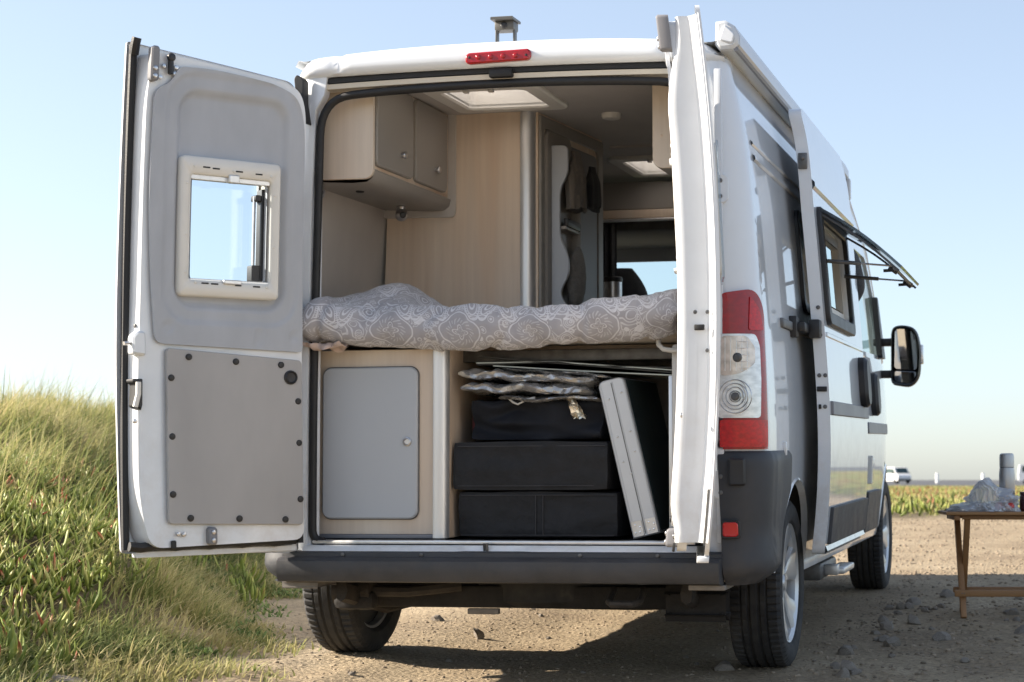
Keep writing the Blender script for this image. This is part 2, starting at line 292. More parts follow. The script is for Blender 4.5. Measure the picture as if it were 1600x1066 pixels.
def leaf_material(name, stops, trans=0.38, rough=0.72):
    """colour of each blade from its own 'tint' attribute"""
    m = bpy.data.materials.new(name); m.use_nodes = True; t = m.node_tree; L = t.links.new; MATS[name] = m
    b = t.nodes['Principled BSDF']; o = t.nodes['Material Output']
    at = nn(t, 'ShaderNodeAttribute'); at.attribute_name = 'tint'
    r = ramp(t, stops); L(at.outputs['Fac'], r.inputs[0]); L(r.outputs[0], b.inputs['Base Color']); b.inputs['Roughness'].default_value = rough; b.inputs['Specular IOR Level'].default_value = 0.35
    tr = nn(t, 'ShaderNodeBsdfTranslucent'); L(r.outputs[0], tr.inputs[0])
    mx = nn(t, 'ShaderNodeMixShader'); mx.inputs[0].default_value = trans; L(b.outputs[0], mx.inputs[1]); L(tr.outputs[0], mx.inputs[2]); L(mx.outputs[0], o.inputs[0])
leaf_material('grass_blade', [(0.0, (0.09, 0.13, 0.035)), (0.35, (0.20, 0.235, 0.075)), (0.65, (0.37, 0.345, 0.14)), (1.0, (0.52, 0.44, 0.24))])
leaf_material('ice_leaf', [(0.0, (0.10, 0.155, 0.025)), (0.5, (0.23, 0.28, 0.055)), (0.8, (0.36, 0.33, 0.12)), (0.92, (0.36, 0.22, 0.10)), (1.0, (0.36, 0.10, 0.05))], trans=0.22, rough=0.5)
leaf_material('small_leaf', [(0.0, (0.06, 0.11, 0.03)), (0.6, (0.14, 0.20, 0.06)), (1.0, (0.28, 0.28, 0.14))], trans=0.3)

# ------------------------------------------------------------------ mesh helpers
def link(o, parent=None):
    C.objects.link(o)
    if parent is not None: o.parent = parent
    return o
def tag(o, label, cat, group=None):
    o['label'] = label; o['category'] = cat
    if group: o['group'] = group
    return o
def empty(name, M=None, parent=None):
    o = bpy.data.objects.new(name, None); o.empty_display_size = 0.2; link(o, parent)
    if M is not None: o.matrix_world = M
    return o
def finish(me, m, ang=38, smooth=True):
    me.materials.append(MATS[m])
    if smooth:
        for p in me.polygons: p.use_smooth = True
        me.set_sharp_from_angle(angle=R(ang))
def obj(name, bm, m, parent=None, ang=38, smooth=True, M=None, recalc=True):
    if recalc: bmesh.ops.recalc_face_normals(bm, faces=bm.faces)
    me = bpy.data.meshes.new(name); bm.to_mesh(me); bm.free(); finish(me, m, ang, smooth)
    o = bpy.data.objects.new(name, me); link(o, parent)
    if M is not None: o.matrix_world = M
    return o
def thing(name, bm, m, label, cat, group=None, ang=38, M=VM, recalc=True):
    """a one-mesh thing modelled in frame M: its origin is moved to the middle of its base"""
    xs = [v.co.x for v in bm.verts]; ys = [v.co.y for v in bm.verts]; zs = [v.co.z for v in bm.verts]
    c = Vector(((min(xs)+max(xs))/2, (min(ys)+max(ys))/2, min(zs)))
    bmesh.ops.translate(bm, verts=bm.verts, vec=-c)
    o = obj(name, bm, m, ang=ang, recalc=recalc); o.matrix_world = M @ Matrix.Translation(c); o['_c'] = list(c)
    return tag(o, label, cat, group)
def root(name, c, label, cat, group=None, M=VM):
    return tag(empty(name, M @ Matrix.Translation(Vector(c))), label, cat, group)
def N(): return bmesh.new()
def ident(u, v, w): return (u, v, w)
def box(bm, a, b, bev=0.004, M=None, seg=2):
    t = bmesh.new(); bmesh.ops.create_cube(t, size=1)
    sx, sy, sz = (b[i]-a[i] for i in range(3))
    for v in t.verts: v.co = Vector(((v.co.x+.5)*sx+a[0], (v.co.y+.5)*sy+a[1], (v.co.z+.5)*sz+a[2]))
    bev = min(bev, 0.45*min(abs(sx), abs(sy), abs(sz)))
    if bev > 0: bmesh.ops.bevel(t, geom=t.edges[:], offset=bev, segments=seg, profile=0.5, affect='EDGES')
    if M is not None: bmesh.ops.transform(t, matrix=M, verts=t.verts)
    add(bm, t); return bm
def add(bm, t):
    me = bpy.data.meshes.new('tmp'); t.to_mesh(me); t.free(); bm.from_mesh(me); bpy.data.meshes.remove(me)
def bxo(name, a, b, m, parent, bev=0.004, M=None, seg=2): return obj(name, box(N(), a, b, bev, M, seg), m, parent)
def grid(bm, rows, closed_u=False, closed_v=False, cap0=False, cap1=False, uv=None):
    """rows of points -> quads"""
    V_ = [[bm.verts.new(p) for p in r] for r in rows]; n, k = len(rows), len(rows[0]); F = []
    for i in range(n if closed_u else n-1):
        for j in range(k if closed_v else k-1):
            a, b_ = V_[i], V_[(i+1) % n]
            try: F.append(bm.faces.new((a[j], a[(j+1) % k], b_[(j+1) % k], b_[j])))
            except ValueError: pass
    if cap0: bm.faces.new(V_[0][::-1])
    if cap1: bm.faces.new(V_[-1])
    return V_
def tube(bm, pts, r, n=8, caps=True, flat=None):
    pts = [Vector(p) for p in pts]; rows = []; prev = None
    for i, p in enumerate(pts):
        t = (pts[min(i+1, len(pts)-1)] - pts[max(i-1, 0)]).normalized()
        if prev is None:
            x = t.orthogonal().normalized() if abs(t.z) > 0.95 else t.cross(Vector((0, 0, 1))).normalized()
        else: x = (prev - t*prev.dot(t)).normalized()
        prev = x; y = t.cross(x); rr = r[i] if isinstance(r, (list, tuple)) else r
        f = flat or 1.0
        rows.append([p + x*math.cos(2*math.pi*k/n)*rr + y*math.sin(2*math.pi*k/n)*rr*f for k in range(n)])
    grid(bm, rows, closed_v=True, cap0=caps, cap1=caps); return bm
def lathe(bm, prof, n=32, fn=None, a0=0, a1=2*math.pi):
    """prof of (radius, height); fn(x, y, h) places it"""
    fn = fn or ident; full = abs(a1-a0-2*math.pi) < 1e-6; rows = []
    for k in range(n if full else n+1):
        a = a0+(a1-a0)*k/n
        rows.append([Vector(fn(r*math.cos(a), r*math.sin(a), h)) for r, h in prof])
    grid(bm, rows, closed_u=full)
    bmesh.ops.remove_doubles(bm, verts=bm.verts, dist=1e-6); return bm
def rrect(x0, x1, y0, y1, r, n=6):
    r = min(r, (x1-x0)/2*.999, (y1-y0)/2*.999); P = []
    for cx, cy, a in ((x1-r, y1-r, 0), (x0+r, y1-r, 90), (x0+r, y0+r, 180), (x1-r, y0+r, 270)):
        for k in range(n+1): t = R(a+90*k/n); P.append((cx+r*math.cos(t), cy+r*math.sin(t)))
    return P
def roundpoly(P, r, n=5):
    """round every corner of a polygon"""
    out = []; k = len(P)
    for i in range(k):
        p, a, b = Vector(P[i]), Vector(P[i-1]), Vector(P[(i+1) % k])
        rr = r[i] if isinstance(r, (list, tuple)) else r
        d1 = min(rr, (a-p).length*.49); d2 = min(rr, (b-p).length*.49)
        s, e = p+(a-p).normalized()*d1, p+(b-p).normalized()*d2
        for j in range(n+1):
            t = j/n; q = s*(1-t)**2+p*2*t*(1-t)+e*t*t; out.append((q.x, q.y))
    return out
def resample(P, h):
    out = []
    for i in range(len(P)):
        a, b = Vector(P[i]), Vector(P[(i+1) % len(P)]); l = (b-a).length; k = max(1, int(round(l/h)))
        for j in range(k): q = a+(b-a)*j/k; out.append((q.x, q.y))
    return out
def inpoly(x, y, P):
    c = np.zeros(np.shape(x), bool); n = len(P); j = n-1
    for i in range(n):
        xi, yi = P[i]; xj, yj = P[j]
        if yi != yj: c ^= ((yi > y) != (yj > y)) & (x < (xj-xi)*(y-yi)/(yj-yi)+xi)
        j = i
    return c
def inset(P, d):
    P = [Vector(p) for p in P]; n = len(P); A = sum(P[i].x*P[(i+1) % n].y-P[(i+1) % n].x*P[i].y for i in range(n)); s = 1 if A > 0 else -1; out = []
    for i in range(n):
        e1 = (P[i]-P[i-1]); e2 = (P[(i+1) % n]-P[i])
        n1 = Vector((-e1.y, e1.x)).normalized(); n2 = Vector((-e2.y, e2.x)).normalized(); m_ = (n1+n2)
        if m_.length < 1e-6: m_ = n1
        m_.normalize(); q = P[i]+m_*s*d/max(0.5, m_.dot(n1)); out.append((q.x, q.y))
    return out
def cdt(outline, holes, h, interior=True):
    o2 = resample(outline, h) if interior else list(outline); hs = [resample(q, h) if interior else list(q) for q in holes]
    pts = [Vector(p) for p in o2]; edges = [(i, (i+1) % len(o2)) for i in range(len(o2))]; loops = [list(range(len(o2)))]
    for q in hs:
        s = len(pts); pts += [Vector(p) for p in q]; edges += [(s+i, s+(i+1) % len(q)) for i in range(len(q))]; loops.append(list(range(s, s+len(q))))
    if interior:
        x0, x1 = min(p[0] for p in o2), max(p[0] for p in o2); y0, y1 = min(p[1] for p in o2), max(p[1] for p in o2)
        gx, gy = np.meshgrid(np.arange(x0+h*.5, x1, h), np.arange(y0+h*.5, y1, h)); gx = gx.ravel(); gy = gy.ravel()
        k = inpoly(gx, gy, o2)
        for q in hs: k &= ~inpoly(gx, gy, q)
        gx, gy = gx[k], gy[k]; B = np.array([(p.x, p.y) for p in pts])
        if len(gx):
            dm = np.full(len(gx), 1e9)
            for b0 in range(0, len(B), 200): dm = np.minimum(dm, (((gx[:, None]-B[None, b0:b0+200, 0])**2+(gy[:, None]-B[None, b0:b0+200, 1])**2)).min(1))
            k = dm > (0.45*h)**2; pts += [Vector((a, b)) for a, b in zip(gx[k], gy[k])]
    vo, eo, fo, ov, oe, of = geometry.delaunay_2d_cdt(pts, edges, [], 0, 1e-6, True)
    inv = {}
    for i, l in enumerate(ov):
        for q in l: inv[q] = i
    cx = np.array([sum(vo[i].x for i in f)/3 for f in fo]); cy = np.array([sum(vo[i].y for i in f)/3 for f in fo])
    k = inpoly(cx, cy, o2)
    for q in hs: k &= ~inpoly(cx, cy, q)
    return vo, [f for f, g in zip(fo, k) if g], [[inv[i] for i in l] for l in loops]
def sheet(bm, outline, fn, h=0.05, holes=(), rim=None):
    """curved panel over a 2D outline; fn(u, v) -> 3D; rim(u, v) -> 3D gives the turned-back edge"""
    vo, fo, loops = cdt(outline, holes, h)
    vs = [bm.verts.new(fn(p.x, p.y)) for p in vo]
    for f in fo:
        try: bm.faces.new([vs[i] for i in f])
        except ValueError: pass
    if rim:
        for l in loops:
            bk = [bm.verts.new(rim(vo[i].x, vo[i].y)) for i in l]; n = len(l)
            for i in range(n):
                try: bm.faces.new((vs[l[i]], vs[l[(i+1) % n]], bk[(i+1) % n], bk[i]))
                except ValueError: pass
    loose = [v for v in bm.verts if not v.link_faces]
    bmesh.ops.delete(bm, geom=loose, context='VERTS'); return bm
def plate(bm, outline, fn, w0, w1, holes=(), bev=0.003, back=True):
    """flat board cut to an outline, its front edge eased; fn(u, v, w) -> 3D"""
    b = math.copysign(min(bev, abs(w1-w0)*.45), w1-w0)
    top = inset(outline, abs(b)) if bev else list(outline); th = [inset(q, -abs(b)) if bev else list(q) for q in holes]
    vo, fo, loops = cdt(top, th, 1, False)
    vt = [bm.verts.new(fn(p.x, p.y, w1)) for p in vo]
    for f in fo:
        try: bm.faces.new([vt[i] for i in f])
        except ValueError: pass
    outs = [list(outline)]+[list(q) for q in holes]; bottoms = []
    for l, o_ in zip(loops, outs):
        n = len(l); r1 = [bm.verts.new(fn(p[0], p[1], w1-b)) for p in o_]; r0 = [bm.verts.new(fn(p[0], p[1], w0)) for p in o_]; bottoms.append(r0)
        for i in range(n):
            j = (i+1) % n
            for A, B_ in ((([vt[q] for q in l]), r1), (r1, r0)):
                try: bm.faces.new((A[i], A[j], B_[j], B_[i]))
                except ValueError: pass
    if back:
        vo, fo, loops = cdt(outs[0], outs[1:], 1, False)
        vb = [None]*len(vo)
        for l, r0 in zip(loops, bottoms):
            for i, q in zip(l, r0): vb[i] = q
        for f in fo:
            if all(vb[i] for i in f):
                try: bm.faces.new([vb[i] for i in f][::-1])
                except ValueError: pass
    loose = [v for v in bm.verts if not v.link_faces]
    if loose: bmesh.ops.delete(bm, geom=loose, context='VERTS')
    return bm
def knob(bm, c, ax, r, h, n=14, dome=True):
    ax = Vector(ax).normalized(); x = ax.orthogonal().normalized(); y = ax.cross(x); c = Vector(c)
    prof = [(0.0001, 0), (r, 0), (r, h*.55), (r*.86, h*.85), (r*.5, h), (0.0001, h)] if dome else [(0.0001, 0), (r, 0), (r, h), (0.0001, h)]
    return lathe(bm, prof, n, lambda a, b, h_: c+x*a+y*b+ax*h_)
def sstep(a, b, x):
    t = min(1, max(0, (x-a)/(b-a))); return t*t*(3-2*t)
def interp(x, X, Y):
    if x <= X[0]: return Y[0]
    for i in range(1, len(X)):
        if x <= X[i]:
            t = (x-X[i-1])/(X[i]-X[i-1]); return Y[i-1]+(Y[i]-Y[i-1])*t
    return Y[-1]
XZ = lambda y0: (lambda u, v, w: (u, y0+w, v))        # a board facing backwards or forwards
YZ = lambda x0: (lambda u, v, w: (x0+w, u, v))        # a board facing sideways
XY = lambda z0: (lambda u, v, w: (u, v, z0+w))        # a board lying flat

# ------------------------------------------------------------------ the van
van = root('camper_van', (0, 0, 0), 'white camper van with both rear doors and the side door open', 'camper van')
# half width of the body over height (smooth spline through measured points)
_pz = np.array([.34, .45, .6, .9, 1.2, 1.6, 1.9, 2.2, 2.38, 2.45, 2.50]); _px = np.array([.975, .995, 1.012, 1.024, 1.020, .996, .965, .924, .890, .866, .83])
_co = np.polyfit(_pz, _px, 5)
def half(z):
    if z > 2.36: return float(interp(z, [2.36, 2.41, 2.45, 2.48, 2.50], [np.polyval(_co, 2.36), .884, .866, .845, .82]))
    return float(np.polyval(_co, z))
RC = 0.13
def front_taper(Y): return 1-0.16*max(0, (Y-4.2)/1.7)**2
def side(s_):                                             # s_ = +1 right, -1 left: (Y, z) on the flank
    return lambda Y, z, w=0: (s_*(half(z)*front_taper(Y)+w), Y, z)
def corner(s_):
    """rear face wrapped round the corner: t = distance from the middle line along the skin"""
    def f(t, z, w=0):
        k = half(z)-RC
        if t <= k: return (s_*t, -w, z)
        a = (t-k)/RC
        if a <= math.pi/2: return (s_*(k+(RC+w)*math.sin(a)), RC-(RC+w)*math.cos(a), z)
        return (s_*(k+RC+w), RC+(t-k-RC*math.pi/2), z)
    return f
RA, FA = (0.85, 0.36), (4.885, 0.36)                        # wheel centres (Y, z)
def arch(c, r, z0, n=18):
    a0 = math.asin((z0-c[1])/r); return [(c[0]-r*math.cos(a0+(math.pi-2*a0)*k/n), c[1]+r*math.sin(a0+(math.pi-2*a0)*k/n)) for k in range(n+1)]
def flank(s_):
    P = [(RC, .42)] + arch(RA, .43, .42) + [(4.38, .37)] + arch(FA, .44, .40) + [(5.63, .38), (5.78, .60), (5.78, .85), (5.66, 1.05), (5.43, 1.24), (5.10, 1.45), (4.78, 1.70), (4.33, 2.10), (4.10, 2.30), (3.88, 2.42), (3.68, 2.455), (RC, 2.455)]
    cabwin = roundpoly([(3.60, 1.46), (4.90, 1.48), (4.46, 1.86), (4.20, 2.06), (3.60, 2.06)], .05)
    holes = [cabwin]
    if s_ > 0: holes.append(rrect(2.30, 3.36, .50, 2.20, .10))
    f = side(s_)
    bm = sheet(N(), P, f, .06, holes, rim=lambda Y, z: f(Y, z, -.03))
    o = obj('side_panel', bm, 'paint', van, ang=30)
    gl = sheet(N(), inset(cabwin, -.004), lambda Y, z: f(Y, z, -.012), .12); obj('side_window', gl, 'windscreen_glass', o)
    # wheel arch lips and dark liners
    for c, r in ((RA, .43), (FA, .44)):
        A = arch(c, r, .42, 26)
        rows = [[f(y, z, .0) for y, z in A], [f(c[0]+(y-c[0])*.975, c[1]+(z-c[1])*.975, .006) for y, z in A], [f(c[0]+(y-c[0])*.95, c[1]+(z-c[1])*.95, -.02) for y, z in A]]
        lip = N(); grid(lip, rows); obj('wheel_arch_lip', lip, 'paint', o)
        ln = N(); grid(ln, [[f(c[0]+(y-c[0])*.99, c[1]+(z-c[1])*.99, w) for y, z in A] for w in (-.012, -.16, -.34)], cap1=True); obj('wheel_arch_liner', ln, 'underbody', o)
    return o
flankR, flankL = flank(1), flank(-1)
# pressed body lines on the rear quarter: a swage and the middle rail for the sliding door
sw = N()
for z0, hgt, w in ((2.055, .016, .010), (2.115, .012, .008)):
    grid(sw, [[(half(z0+dz)+ww, y, z0+dz) for dz, ww in ((-hgt, .001), (-hgt*.4, w), (hgt*.4, w), (hgt, .001))] for y in np.linspace(.24, 2.28, 14)])
obj('swage_line', sw, 'paint', flankR)
rl = N(); box(rl, (half(1.42)-.012, .55, 1.405), (half(1.42)+.014, 2.28, 1.445), .006); obj('door_rail', rl, 'dark_steel', flankR)
qw = N(); fq = side(1); plate(qw, rrect(1.22, 2.05, 1.52, 1.98, .06), lambda u, v, w: fq(u, v, w), .0, .018, [rrect(1.26, 2.01, 1.56, 1.94, .04)]); qf = obj('quarter_window_frame', qw, 'black_plastic', flankR)
obj('quarter_window_pane', plate(N(), rrect(1.255, 2.015, 1.555, 1.945, .04), lambda u, v, w: fq(u, v, w), .004, .012, bev=.001), 'far_glass', flankR)

# rear frame: painted surround of the door opening, wrapped round both corners
OPEN = lambda: roundpoly([(-.80, .535), (.80, .535), (.788, 1.2), (.775, 2.35), (.55, 2.392), (.0, 2.405), (-.55, 2.392), (-.775, 2.35), (-.788, 1.2)], [.05, .05, .3, .12, .2, .3, .2, .12, .3], 7)
for s_, nm in ((1, 'rear_pillar'), (-1, 'rear_pillar')):
    f = corner(s_)
    op = [(p[0]*s_, p[1]) for p in OPEN()]; op = [p for p in op if p[0] > .02]
    op = sorted([p for p in op if p[1] < 1.3], key=lambda p: (p[0]))[-1:]        # the jamb is nearly straight: use its inner edge
    P = [(.80, .44)] + [(half(z)-RC+RC*math.pi/2, z) for z in np.linspace(.44, 2.42, 24)] + [(.72, 2.42), (.735, 2.33), (.772, 2.27), (.786, 1.9), (.798, 1.0)]
    bm = sheet(N(), P, lambda t, z: f(t, z), .045, (), rim=lambda t, z: tuple(a+b for a, b in zip(f(t, z), (0, .05, 0))))
    pil = obj(nm, bm, 'paint', van, ang=30)
    # recessed jamb return with its fold lines
    jb = N(); zz = np.linspace(.50, 2.30, 20)
    grid(jb, [[(s_*(.800-.006*max(0, z-1.2)-dx), dy, z) for dx, dy in ((0, .0), (.004, .018), (.012, .020), (.016, .034), (.026, .036), (.030, .06))] for z in zz]); obj('door_jamb', jb, 'paint_inner', pil)
    for z in (.78, 1.90):
        hg = N(); plate(hg, rrect(-.028, .028, -.055, .055, .02), lambda u, v, w: f(.865+u, z+v, w), .0, .022); obj('hinge', hg, 'paint_inner', pil)
        for dz in (.03, -.03):
            q = N(); knob(q, f(.865, z+dz, .02), (0, -1, 0), .009, .006); obj('hinge_bolt', q, 'dark_steel', pil)

# roof skin with rear cap and side gutters
HATCHES = [(-.42, -.06, .47, .86), (-.12, .32, 2.42, 2.90)]
def roofz(x, y): return 2.505-.035*(abs(x)/.80)**2.4+.018*math.sin(min(1, max(0, y/3.9))*math.pi)
rp = [(-.83, .03), (.83, .03), (.83, 3.73), (-.83, 3.73)]
bm = sheet(N(), rp, lambda x, y: (x, y, roofz(x, y)-.10*sstep(3.4, 4.1, y)), .08, [rrect(*h_[:2], *h_[2:], .03) for h_ in HATCHES]); roof = obj('roof', bm, 'paint', van)
gt = N()
for s_ in (1, -1):
    grid(gt, [[(s_*half(2.45), y, 2.452), (s_*(half(2.45)-.012), y, 2.475), (s_*.83, y, roofz(.83, y)+.004), (s_*.80, y, roofz(.8, y)+.002)] for y in np.linspace(.02, 3.78, 10)])
obj('roof_gutter', gt, 'paint', roof)
rc = N(); cols = []
for i in range(61):                                       # the rounded cap above the doors
    x = -.872+1.744*i/60; e = abs(x)/.872; drop = .052*max(0, (e-.86)/.14)**2.2; top = roofz(min(abs(x), .83), 0)+.010-drop
    lowz = 2.394+.014*(1-e*e); back = .10*max(0, (e-.88)/.12)**2
    notch = .010*math.exp(-((abs(x)-.665)/.012)**2)
    cols.append([(x, back+.004, lowz), (x, back-.022, lowz+.008), (x, back-.030+notch, lowz+.028), (x, back-.026+notch, lowz+(top-lowz)*.62), (x, back-.008+notch, top-.010-notch*.6), (x, back+.03, top-notch*.5), (x, back+.10, top-.004)])
grid(rc, cols); cap = obj('roof_cap', rc, 'paint', roof, ang=55)
# header below the cap: dark gap, cream strip, seal
def header(name, z0, z1, y0, y1, m, par):
    b = N(); rows = []
    for i in range(41):
        x = -.80+1.6*i/40; c = .014*(1-(abs(x)/.80)**2)
        rows.append([(x, y1, z0+c), (x, y0, z0+c+.002), (x, y0, z1+c-.002), (x, y1, z1+c)])
    grid(b, rows, closed_v=True, cap0=True, cap1=True); return obj(name, b, m, par, ang=50)
header('header_gap', 2.372, 2.396, .012, .06, 'rubber', roof); header('header_strip', 2.348, 2.372, .014, .07, 'cream_seal_strip', roof)
bxo('header_latch', (-.05, -.012, 2.366), (.045, .05, 2.402), 'rubber', roof, .008)
for s_ in (-1,):
    hb = N(); plate(hb, roundpoly([(.80, 2.385), (.828, 2.405), (.84, 2.39), (.822, 2.22), (.785, 2.205), (.80, 2.29)], .01), lambda u, v, w: (s_*u, -.004-w, v), 0, .05); obj('hinge_gaiter', hb, 'rubber', van)
# seal all round the opening
sealpts = []
SP = roundpoly([(-.782, .56), (-.782, 1.2), (-.757, 2.318), (-.5, 2.338), (0, 2.350), (.5, 2.338), (.757, 2.318), (.782, 1.2), (.782, .56)], [.05, .4, .15, .3, .4, .3, .15, .4, .05], 8)
sb = N(); tube(sb, [(x, .022, z) for x, z in SP], .017, 8); obj('door_seal', sb, 'rubber', van, ang=60)

# high brake light, reversing camera
bl = N(); plate(bl, rrect(-.134, .130, 2.419, 2.463, .018), lambda u, v, w: (u, -.026-w, v+.012*(u/.13)*0.3), -.02, .018, bev=.006); br = obj('brake_light', bl, 'red_lens', roof)
for i in range(4):
    b = N(); knob(b, (-.080+.05*i, -.0435, 2.441), (0, -1, 0), .010, .004); obj('led', b, 'red_lens', br)
for x in (-.117, .113):
    b = N(); knob(b, (x, -.0435, 2.441), (0, -1, 0), .005, .003); obj('screw', b, 'black_plastic', br)
rcx = N(); box(rcx, (-.058, .085, 2.575), (.022, .15, 2.612), .006); rcam = obj('reversing_camera', rcx, 'camera_grey', roof)
b = N(); plate(b, [(-.066, .06), (.026, .06), (.028, .16), (-.064, .16)], XY(2.612), 0, .012); obj('camera_hood', b, 'camera_grey', rcam)
b = N(); knob(b, (-.018, .087, 2.594), (0, -1, 0), .014, .008); obj('camera_lens', b, 'black_plastic', rcam)
for x in (-.055, .018):
    b = N(); box(b, (x-.004, .10, 2.520), (x+.004, .13, 2.58), .002); obj('camera_bracket', b, 'camera_grey', rcam)
# floor, underbody, sill, bumper
bxo('floor', (-.92, .03, .500), (.92, 3.8, .556), 'floor_vinyl', van)
bxo('underbody', (-.80, .10, .40), (.80, 5.5, .496), 'underbody', van)
sl = N(); n_ = 60; rows = []
for i in range(n_+1):                                      # painted sill with the latch dip in the middle
    x = -.80+1.6*i/n_; dip = .018*(sstep(-.20, -.13, x)-sstep(.08, .14, x)) if -.3 < x < .3 else 0
    rows.append([(x, .03, .548), (x, -.004, .548), (x, -.022, .541-dip), (x, -.040, .526-dip*.3), (x, -.042, .500)])
grid(sl, rows); sill = obj('sill', sl, 'paint_inner', van)
bxo('sill_trim', (-.775, .005, .553), (.76, .06, .566), 'aluminium', van, .003)
b = N(); tube(b, [(-.062, -.012, .525), (-.062, -.02, .555), (-.05, -.025, .556), (-.05, -.02, .525)], .006); obj('latch_striker', b, 'dark_steel', sill)
bp = N(); rows = []
for i in range(49):
    x = -.872+1.744*i/48; y = -.005*(abs(x)/.87)**2
    pr = [(.0, .528), (-.045, .527), (-.060, .522), (-.062, .508), (-.098, .502), (-.112, .492), (-.116, .470), (-.112, .436), (-.100, .415), (-.07, .409), (0, .409)]
    rows.append([(x, a-y, z) for a, z in pr])
grid(bp, rows, cap0=True, cap1=True); bumper = obj('bumper', bp, 'bumper_plastic', van, ang=40)
for x in (-.62, .63, -.30, .33): 
    b = N(); knob(b, (x, -.062, .515), (0, -1, 0), .008, .004); obj('bumper_screw', b, 'dark_steel', bumper)
for s_ in (1, -1):
    f = corner(s_); k = half(.7)-RC+RC*math.pi/2-RC
    ar = [(k+RA[0]-.445*math.cos(a), .36+.445*math.sin(a)) for a in np.linspace(.24, 1.05, 9)]
    P = [(.875, .40), (1.04, .405)] + [(1.27, .42)] + ar + [(k+.64, .885), (k+.60, .905), (.852, .905)]
    P = roundpoly(P, .02, 3)
    def ff(t, z, w=0):
        bulge = .024+.026*sstep(.62, .44, z)-.018*sstep(.88, .91, z); fade = 1-.55*sstep(1.1, 1.45, t)
        tuck = -.05*sstep(.46, .40, z)
        groove = -.010*math.exp(-((t-1.115-.03*sstep(.7, .45, z)+.08*sstep(.6, .42, z))/.006)**2)
        return f(t, z, (bulge+tuck-(.026 if s_ < 0 else 0))*fade+w+groove)
    b = sheet(N(), P, ff, .028, rim=lambda t, z: f(t, z, -.01)); bc = obj('bumper_corner', b, 'bumper_plastic', van, ang=50)
    q = N(); plate(q, rrect(.895, .947, .775, .880, .010), lambda u, v, w: f(u, v, w+.022), 0, .026, bev=.008); obj('bumper_hatch', q, 'black_plastic', bc)
    q = N(); plate(q, rrect(.868, .928, .578, .648, .012), lambda u, v, w: f(u, v, w+.032), 0, .012); rf = obj('reflector_frame', q, 'black_plastic', bc)
    q = N(); plate(q, rrect(.876, .920, .587, .640, .010), lambda u, v, w: f(u, v, w+.043), 0, .008); obj('reflector', q, 'red_reflector', bc)
    q = N(); box(q, (s_*(1.016), .46, .885), (s_*(1.040), .49, .94), .004); obj('body_clip', q, 'paint_inner', bc)
    bxo('bumper_support', (s_*.74, -.03, .385), (s_*.88, .15, .405), 'dusty_metal', van, .004)
    # tail lamp on the corner
    TL = roundpoly([(.852, .94), (1.062, .94), (1.066, 1.10), (1.066, 1.38), (1.035, 1.50), (.985, 1.548), (.870, 1.53), (.845, 1.44)], [.012, .012, .05, .06, .06, .03, .02, .03], 5)
    def lens(t, z, w=0): return f(t, z-.028, .016+w-.012*max(0, (t-1.03)/.04)**2)
    b = sheet(N(), TL, lens, .03, rim=lambda t, z: f(t, z-.028, -.005)); tl = obj('tail_light', b, 'red_lens', van, ang=50)
    q = sheet(N(), roundpoly([(.862, .948), (1.045, .948), (1.045, 1.05), (.862, 1.05)], .006), lambda u, v: lens(u, v, .004), .02, rim=lambda u, v: lens(u, v, -.004)); lo = obj('lower_lens', q, 'red_lens_light', tl)
    q = sheet(N(), roundpoly([(.965, 1.39), (1.03, 1.39), (1.022, 1.44), (1.005, 1.48), (.970, 1.52)], .01), lambda u, v: lens(u, v, .004), .02, rim=lambda u, v: lens(u, v, -.004)); obj('upper_lens', q, 'red_lens_light', tl)
    q = sheet(N(), roundpoly([(.856, 1.058), (1.008, 1.058), (1.012, 1.20), (1.008, 1.33), (.99, 1.375), (.862, 1.375), (.858, 1.24)], .015), lambda u, v: lens(u, v, .005), .015, rim=lambda u, v: lens(u, v, -.004)); cl = obj('clear_lens', q, 'clear_lens', tl)
    q = sheet(N(), roundpoly([(.868, 1.215), (.935, 1.225), (.985, 1.262), (.985, 1.325), (.955, 1.367), (.872, 1.367)], .014), lambda u, v: lens(u, v, .009), .015, rim=lambda u, v: lens(u, v, .002)); obj('amber_lamp', q, 'amber_bulb', tl)
    for i in range(5):
        q = N(); box(q, (-.050, -.001, -.001), (.045, .001, .001), .0005, Matrix.Translation(Vector(lens(.925, 1.245+i*.025, .009)))); obj('lens_rib', q, 'clear_lens', tl)
    for i in range(5):
        q = N(); zz = np.linspace(1.235, 1.36, 5); tube(q, [lens(.885+i*.018, z, .009) for z in zz], .0012, 5); obj('lens_rib', q, 'clear_lens', tl)
    q = N(); knob(q, lens(.925, 1.285, .008), (0, -1, 0), .018, .010); obj('bulb', q, 'dark_steel', tl)
    q = N(); cc = Vector(lens(.918, 1.138, .006))
    for r0 in (.066, .052, .038, .024):
        lathe(q, [(r0-.005, 0), (r0-.003, .005), (r0-.001, 0)], 30, lambda a, b_, h: cc+Vector((a, -h, b_)))
    obj('reverse_lamp_ring', q, 'steel', tl)
    q = N(); knob(q, cc, (0, -1, 0), .016, .012); obj('bulb', q, 'dark_steel', tl)

